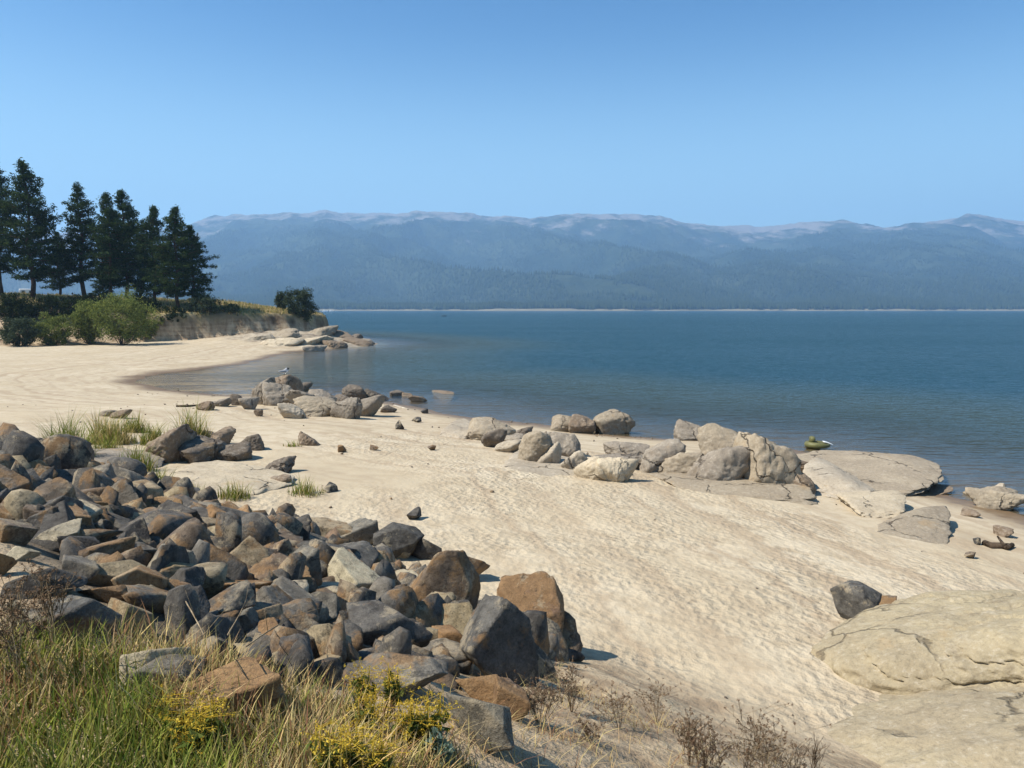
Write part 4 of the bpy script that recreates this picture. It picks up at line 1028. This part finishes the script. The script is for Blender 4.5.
for a in [(36, 411, 86, 458, GN, [6, 4, 2, 1], 'largest bright green tuft beside the far end of the rock pile', 520), (80, 410, 128, 446, GN, [3, 2, 4, 5], 'pale feathery tuft next to the largest bright green tuft', 420),
          (118, 414, 146, 434, GN, GW, 'low green tuft behind the pale feathery tuft', 200), (136, 420, 166, 447, GN, GW, 'yellowish tuft at the low grey ledge', 220), (168, 403, 206, 446, GN, [3, 3, 4, 2], 'tall airy tuft growing behind the big brown overhanging boulder', 260),
          (112, 446, 150, 474, GN, [2, 5, 3, 1], 'dark green tuft on the low grey ledge', 220), (130, 462, 172, 492, GN, GW, 'yellow-green tuft between rock pile and sand-coloured hump', 240), (182, 484, 206, 502, GN, [2, 4, 4, 1], 'dark small tuft at the rock-pile edge', 120),
          (214, 481, 248, 502, GN, GW, 'round green tuft on sand near the domed grey rock', 150), (284, 480, 322, 498, GN, GW, 'sparse wide tuft alone on the sand', 130), (282, 440, 300, 448, GN, GW, 'tiny sprig on the open sand by a low flat stone', 40), (84, 436, 120, 458, GN, [4, 3, 3, 2], 'green tuft in front of the pale feathery tuft', 240)]:
    tuft(*a)

# ---------------------------------------------------------------- flowering and dry weeds on the bank
M_YEL = leaf_material('goldenrod_florets', (.50, .33, .035), (.74, .56, .09), .3); M_GLEAF = leaf_material('weed_leaves', (.07, .10, .025), (.17, .19, .05), .3)
M_TEAL = leaf_material('blue_green_leaves', (.10, .15, .11), (.23, .29, .21), .2); M_SEED = leaf_material('seed_heads', (.10, .06, .035), (.24, .16, .10), .1)
def goldenrod(px, ytop, spread, ybase, label, seed, k=7):
    k = int(k * .9); rng = np.random.default_rng(seed); X, Y, Z, t = hit(px, ybase); h = 1.12 * (ybase - ytop) * t / FPX; w = spread * t / FPX
    o = thing('goldenrod', label, 'flower', (X, Y, Z - .02), 0, 'yellow goldenrod in the bank grass')
    st = MB(); fl, fr, lf = [], [], []
    for i in range(k):
        a = rng.uniform(0, 6.28); q = math.sqrt(rng.random()); e = np.array([math.cos(a) * w * .5 * q, math.sin(a) * w * .35 * q, h * rng.uniform(.8, 1.0)])
        st.tube([[e[0] * .2, e[1] * .2, 0], [e[0] * .5, e[1] * .5, e[2] * .55], e], [.003, .002, .0012], 4)
        for j in range(9):
            lf.append(e * np.array([.3 + .6 * j / 9, .3 + .6 * j / 9, .15 + .65 * j / 9]))
        fl = [e + np.array([rng.normal() * .042, rng.normal() * .042, .03 - .15 * rng.random()]) for j in range(20)]
        v, f = clump_tris(np.array(fl), rng.uniform(.007, .014, 20), 7, .0115, rng); fh = MB(); fh.add(v, f); fh.tube([e + [0, 0, .025], e + [0, 0, -.09]], [.0015, .002], 3)
        for q in fl: fh.tube([[e[0], e[1], q[2] - .012], q], [.001, .0008], 3)
        obj('flower_head', fh.mesh('flower_head'), M_YEL, o)
    obj('stem', st.mesh('stem', True), M_GLEAF, o)
    v, f = clump_tris(np.array(lf), .03, 4, .06, rng); obj('foliage', mesh_np('foliage', v, f), M_GLEAF, o)
for i, a in enumerate([(206, 706, 50, 758, 'goldenrod flowering in front of the orange-red boulder', 10), (162, 694, 16, 730, 'small yellowish goldenrod below the pointed grey notched rock', 4), (362, 664, 20, 716, 'goldenrod spike in front of the wide flat-topped rock, nearer the trees', 5),
     (392, 662, 20, 716, 'goldenrod spike in front of the wide flat-topped rock, nearer the lone grey rock', 5), (366, 696, 30, 750, 'short goldenrod between the two spikes and the grass', 6), (418, 698, 54, 758, 'widest goldenrod clump beside the lone grey rock', 14),
     (348, 728, 34, 790, 'goldenrod at the picture bottom below the short one', 8), (376, 738, 30, 800, 'goldenrod at the picture bottom nearest the widest clump', 7), (322, 726, 20, 786, 'sparse goldenrod at the picture bottom in straw-coloured grass', 4)]):
    goldenrod(*a[:5], 40 + i, a[5])
def leafy_weed(px, ytop, spread, ybase, label, seed):
    rng = np.random.default_rng(seed); X, Y, Z, t = hit(px, ybase); h = (ybase - ytop) * t / FPX; w = spread * t / FPX
    o = thing('leafy_weed', label, 'plant', (X, Y, Z - .02)); st = MB(); c = []
    for i in range(9):
        e = np.array([rng.normal() * w * .25, rng.normal() * w * .2, h * rng.uniform(.5, 1)]); st.tube([[0, 0, 0], e * .6, e], [.004, .003, .002], 4)
        for j in range(7): c.append(e * rng.uniform(.45, 1.02))
    obj('stem', st.mesh('stem', True), M_GLEAF, o); v, f = clump_tris(np.array(c), .028, 7, .038, rng); obj('foliage', mesh_np('foliage', v, f), M_TEAL, o)
leafy_weed(440, 728, 40, 770, 'blue-green leafy weed beside the lone grey rock', 9); leafy_weed(222, 684, 14, 716, 'small blue-green weed against the orange-red boulder', 10)
def dry_weed(px, ytop, spread, ybase, label, seed, k=6, seeds=True, mat=None):
    rng = np.random.default_rng(seed); X, Y, Z, t = hit(px, ybase); h = (ybase - ytop) * t / FPX; w = spread * t / FPX
    o = thing('dry_weed', label, 'weed', (X, Y, Z - .02), 0, 'dry weeds on the bare bank'); st = MB(); c = []
    for i in range(k):
        e = np.array([rng.normal() * w * .28, rng.normal() * w * .22, h * rng.uniform(.6, 1)]); mid = e * np.array([.45, .45, .55]) + rng.normal(size=3) * .02
        st.tube([[e[0] * .1, e[1] * .1, 0], mid, e], [.0024, .0018, .0010], 3); c.append(e)
        for j in range(7):
            u = rng.uniform(.35, .95); b0 = mid + (e - mid) * max(0, (u - .5) * 2) if u > .5 else mid * (u * 2)
            b1 = b0 + np.array([rng.normal() * .32 * w, rng.normal() * .22 * w, h * rng.uniform(.08, .28)]); st.tube([b0, (b0 + b1) / 2 + [0, 0, .01], b1], [.0015, .0012, .0008], 3); c.append(b1)
            b2 = (b0 + b1) / 2 + np.array([rng.normal() * .16 * w, rng.normal() * .12 * w, h * rng.uniform(.05, .18)]); st.tube([(b0 + b1) / 2, b2], [.0012, .0008], 3); c.append(b2)
    obj('stalk', st.mesh('stalk', True), mat or M_DRY, o)
    if seeds: v, f = clump_tris(np.array(c), .010, 12, .013, rng); obj('seed_head', mesh_np('seed_head', v, f), M_SEED, o)
M_DARKST = bark_material('dark_stalks', (.10, .065, .04), (.22, .155, .10))
for i, a in enumerate([(540, 676, 40, 724, 'thick tan dry weed right against the reddish upright rock', 12, True), (572, 664, 26, 712, 'pale dry weed in the shadow of the long rusty end block', 8, True), (620, 690, 40, 728, 'low branching dry weed on the bare dirt edge', 6, True),
     (656, 682, 44, 722, 'spreading dry weed highest on the dirt edge', 7, True), (690, 714, 34, 766, 'rust-tinted dry weed between the spreading one and the tallest', 9, True), (706, 722, 36, 790, 'dark dense dry weed at the picture bottom', 9, True),
     (742, 706, 66, 792, 'tallest branching dry weed, standing before the pale ledge', 9, True), (764, 716, 50, 792, 'fan-shaped dry weed beside the tallest one', 8, True), (794, 736, 24, 800, 'dark brown curly weed at the picture bottom by the ledge', 7, False),
     (812, 734, 20, 796, 'last dark weed at the picture bottom, out on the ledge side', 6, False), (590, 720, 26, 742, 'tiny dry weed on the dirt beside the pale one', 5, True), (52, 560, 40, 660, 'tall reddish dry weed near the broad slate rock', 7, True), (18, 570, 50, 690, 'rust-brown dry weed at the picture edge above green grass', 9, True)]):
    dry_weed(*a[:5], 60 + i, a[5], a[6], M_DARKST if 'dark' in a[4] else None)
def dead_branch(pts, label, rad=.0032):
    p = []
    for x, y in pts:
        X, Y, Z, t = hit(x, y, .30); p.append((X, Y, Z + .02))
    mb = MB(); mb.tube(p, [rad * (1 - .6 * i / len(p)) for i in range(len(p))], 5); rng = np.random.default_rng(int(pts[0][0]))
    for i in range(1, len(p)):
        q = np.array(p[i]); mb.tube([q, q + [rng.normal() * .10, rng.normal() * .08, rng.uniform(.02, .14)]], [rad * .5, rad * .25], 4)
    tag(obj('dead_branch', mb.mesh('dead_branch', True), M_DRY), label, 'branch')
dead_branch([(186, 606), (196, 624), (204, 640)], 'thin pale dead twig leaning on the blue-grey square block')
dead_branch([(246, 652), (268, 636), (292, 620)], 'dead branch lying across the dark-fronted block')
dead_branch([(228, 640), (240, 618), (246, 604)], 'wiry dead twig below the orange-brown wedge')
# ---------------------------------------------------------------- small things: gull, float tube, driftwood, boats, trailer
def plain(name, c, rough=.6, spec=.3):
    m, nt = material(name); n = N(nt); pos = n.new('ShaderNodeTexCoord').outputs['Object']; f = n.noise(pos, 9, 4, .6)
    n.out(n.bsdf(n.mix(n.ramp(f, .3, .7), tuple(v * .8 for v in c), tuple(min(1, v * 1.1) for v in c)), rough, None, spec)); return m
M_WHITE, M_OLIVE, M_DKOL, M_BLACK = plain('white_paint', (.78, .78, .76), .4), plain('olive_vinyl', (.13, .125, .045), .5), plain('dark_olive_cloth', (.06, .058, .03), .8), plain('black_rubber', (.03, .03, .03), .6)
M_PALEW, M_DARKW = bark_material('bleached_wood', (.30, .26, .20), (.55, .49, .40)), bark_material('dark_wet_wood', (.035, .025, .018), (.11, .08, .055))
M_GLASS = plain('dark_window', (.03, .04, .05), .1, .6)
def gull():
    X, Y, Z, t = hit(268, 405); s = t / FPX
    top = None
    best = -1
    for o in list(COL.objects):
        if o.name.startswith('granite_boulder') and 'highest dark-backed' in o.get('label', ''): best = o
    p = Vector(best.location); M = best.rotation_euler.to_matrix()
    vv = [M @ Vector((a.co.x * best.scale.x, a.co.y * best.scale.y, a.co.z * best.scale.z)) + p for a in best.data.vertices]
    hi = max((a for a in vv if a.x < p.x + .05 and abs(a.y - p.y) < best.scale.y * .6), key=lambda a: a.z); p = hi; zt = hi.z + .03; x = hi.x
    mb = MB(); v, f = ico(3)
    u = v.copy(); b = u * np.array([.20, .085, .095]); b[:, 2] += .02 * u[:, 0] ** 2; b[:, 1] *= (1 - .55 * sstep(.1, -1, u[:, 0])); b[:, 2] *= (1 - .45 * sstep(0, -1, u[:, 0]))
    # one continuous body: head drawn out of the chest, tail drawn out behind
    hd = sstep(.55, .98, u[:, 0] * .75 + u[:, 2] * .66); b += hd[:, None] * np.array([.05, 0, .115])
    bk = sstep(.975, 1.0, u[:, 0] * .93 + u[:, 2] * .36); b += bk[:, None] * np.array([.06, 0, -.02]); b[:, 1] *= 1 - .5 * bk
    tl = sstep(.8, 1, -u[:, 0]); b += tl[:, None] * np.array([-.12, 0, -.01])
    mb.add(b + (0, 0, .19), f)
    m, nt = material('gull_feathers'); n = N(nt); pos = n.new('ShaderNodeTexCoord').outputs['Object']; xyz = n.new('ShaderNodeSeparateXYZ', {0: pos})
    back = n.ramp(n.math('ADD', xyz.outputs[2], n.math('MULTIPLY', xyz.outputs[0], -.25)), .235, .25)
    headm = n.math('MULTIPLY', n.ramp(xyz.outputs[0], .135, .155), n.ramp(xyz.outputs[2], .27, .29))
    c = n.mix(back, (.80, .79, .77), (.36, .37, .39)); c = n.mix(headm, c, (.05, .045, .04)); n.out(n.bsdf(c, .8))
    o = thing('gull', 'white gull with a dark head perched on the highest boulder of the outcrop', 'bird', (x, p.y, zt - .04), .35)
    obj('body', mb.mesh('body', True), m, o)
    for sy in (-.03, .03):
        l = MB(); l.tube([(0, sy, .12), (.005, sy, .06), (0, sy, 0)], [.009, .006, .006], 5); l.tube([(0, sy, .004), (.05, sy, .002)], [.007, .004], 4); obj('leg', l.mesh('leg', True), M_BLACK, o)
    for sy in (-1, 1):
        w = v * np.array([.19, .018, .055]); w[:, 0] -= .07; w[:, 1] += sy * .078; w[:, 2] += .205 + .12 * (w[:, 0] + .07) * .5
        obj('wing', mesh_np('wing', w, f, True), plain('grey_wing', (.33, .34, .36), .8), o)
    o.scale = (1.15, 1.15, 1.15)
gull()
def float_tube():
    X, Y, Z, t = hit(822, 450); L = 25 * t / FPX
    z0 = Z + .05
    o = thing('float_tube', 'olive inflatable float tube with a raised backrest on the wet rock shelf', 'float tube', (X, Y + .25, z0), -.15)
    a = np.linspace(math.radians(25), math.radians(335), 22); ring = [(-L * .06 - .46 * L * math.cos(q + math.pi) * .9, .30 * L * math.sin(q), .0 + .13 * L) for q in a]
    mb = MB(); mb.tube(ring, [.05 + .08 * L * min(1, 3.2 * min(i, 21 - i) / 21 + .25) for i in range(22)], 12); obj('pontoon', mb.mesh('pontoon', True), M_OLIVE, o)
    v, f = ico(3); p = np.sign(v) * np.abs(v) ** .7
    obj('backrest', mesh_np('backrest', p * (.11 * L, .20 * L, .13 * L) + (-.30 * L, 0, .34 * L), f, True), M_OLIVE, o)
    obj('seat', mesh_np('seat', p * (.20 * L, .17 * L, .05 * L) + (-.05 * L, 0, .16 * L), f, True), M_DKOL, o)
    mb = MB()
    k = 8
    pts = [(.12 * L + .36 * L * i / k, y, (.27 - .11 * (i / k) ** 1.6) * L) for i in range(k + 1) for y in (-.15 * L, .15 * L)]
    mb.add(np.array(pts), [(2 * i, 2 * i + 2, 2 * i + 3, 2 * i + 1) for i in range(k)])
    me = mb.mesh('apron', True); ob = obj('apron', me, M_WHITE, o); sm = ob.modifiers.new('thick', 'SOLIDIFY'); sm.thickness = .02
    b = MB(); b.tube([(-.30 * L, -.18 * L, .33 * L), (-.18 * L, -.2 * L, .30 * L), (-.08 * L, -.22 * L, .2 * L)], .012, 5); obj('strap', b.mesh('strap', True), M_BLACK, o)
float_tube()
def driftwood(pts, rad, mat, label, knots=()):
    p = [hit(x, y) for x, y in pts]; mb = MB(); q = [np.array((a[0], a[1], a[2] + rad * .6)) for a in p]
    n = len(q); mb.tube(q, [rad * (1 - .45 * abs(i / (n - 1) - .3)) for i in range(n)], 7)
    rng = np.random.default_rng(int(pts[0][0]))
    for i in range(1, n - 1): mb.tube([q[i], q[i] + [rng.normal() * rad * 3, rng.normal() * rad * 3, rng.uniform(0, rad * 1.2)]], [rad * .6, rad * .25], 5)
    tag(obj('driftwood', mb.mesh('driftwood', True), mat), label, 'driftwood')
driftwood([(984, 545), (991, 548), (1000, 548), (1006, 550), (1012, 547)], .085, M_DARKW, 'dark knobbly driftwood on the sand near the flat boulder pair')
driftwood([(394, 406), (401, 408), (408, 410)], .06, M_PALEW, 'pale bleached stick by the water near the gull outcrop')
driftwood([(176, 407), (188, 407), (200, 406)], .07, M_DARKW, 'dark log on the sand at the bay shore')
def boat(px, dist, L, label, cabin, mat):
    d = ray(px, 312); X = d[0] / d[1] * dist
    o = thing('motorboat', label, 'boat', (X, dist, 0), .1, None); k = 9; vs = []
    for i in range(k):
        u = i / (k - 1); w = .17 * L * (1 - max(0, (u - .45) / .55) ** 2.2) + .004; z = .10 * L + .05 * L * u ** 2
        for y, zz in ((-w, z), (-w * .75, -.02 * L), (w * .75, -.02 * L), (w, z)): vs.append(((u - .5) * L, y, zz))
    f = [(4 * i + j, 4 * i + 4 + j, 4 * i + 5 + j, 4 * i + 1 + j) for i in range(k - 1) for j in range(3)] + [(4 * i, 4 * i + 3, 4 * i + 7, 4 * i + 4) for i in range(k - 1)] + [(0, 1, 2, 3)]
    obj('hull', mesh_np('hull', vs, np.array(f)), mat, o)
    if cabin:
        b = MB(); b.box((-.05 * L, 0, .17 * L), (.42 * L, .24 * L, .16 * L)); obj('cabin', b.mesh('cabin'), M_WHITE, o)
        b = MB(); b.box((-.05 * L, 0, .19 * L), (.425 * L, .245 * L, .05 * L)); obj('window', b.mesh('window'), M_GLASS, o)
    else:
        b = MB(); b.box((-.45 * L, 0, .14 * L), (.08 * L, .08 * L, .18 * L)); obj('outboard_motor', b.mesh('outboard_motor'), M_BLACK, o)
        b = MB(); b.box((0, 0, .16 * L), (.12 * L, .12 * L, .22 * L)); obj('console', b.mesh('console'), M_BLACK, o)
boat(444, 640, 4.2, 'tiny dark open boat far out on the lake', False, M_BLACK)
boat(325, 1900, 14, 'white cabin boat moored by the far shore beyond the point', True, M_WHITE)
boat(331.5, 2000, 12, 'second white cabin boat by the far shore, farther from the point', True, M_WHITE)
def trailer():
    dist = 172; d = ray(26, 270); X = d[0] / d[1] * dist; z = float(zfun(np.array([X]), np.array([dist]))[0])
    o = thing('camping_trailer', 'white camping trailer half hidden between the first two pines', 'trailer', (X, dist, z - .9), .5)
    o.scale = (.62, .62, .75)
    b = MB(); b.box((0, 0, 1.75), (5.0, 2.2, 2.2)); me = b.mesh('body'); ob = obj('body', me, M_WHITE, o); bv = ob.modifiers.new('soft', 'BEVEL'); bv.width = .25; bv.segments = 3
    for x in (-1.2, 1.1):
        b = MB(); b.box((x, -1.11, 2.0), (1.0, .03, .7)); obj('window', b.mesh('window'), M_GLASS, o)
    for x in (-.3, .5):
        b = MB(); b.tube([(x, -1.12, .36), (x, -.85, .36)], .36, 14); obj('wheel', b.mesh('wheel', True), M_BLACK, o)
    b = MB(); b.tube([(2.5, 0, .55), (3.7, 0, .55)], .06, 6); obj('tow_bar', b.mesh('tow_bar', True), M_BLACK, o)
trailer()
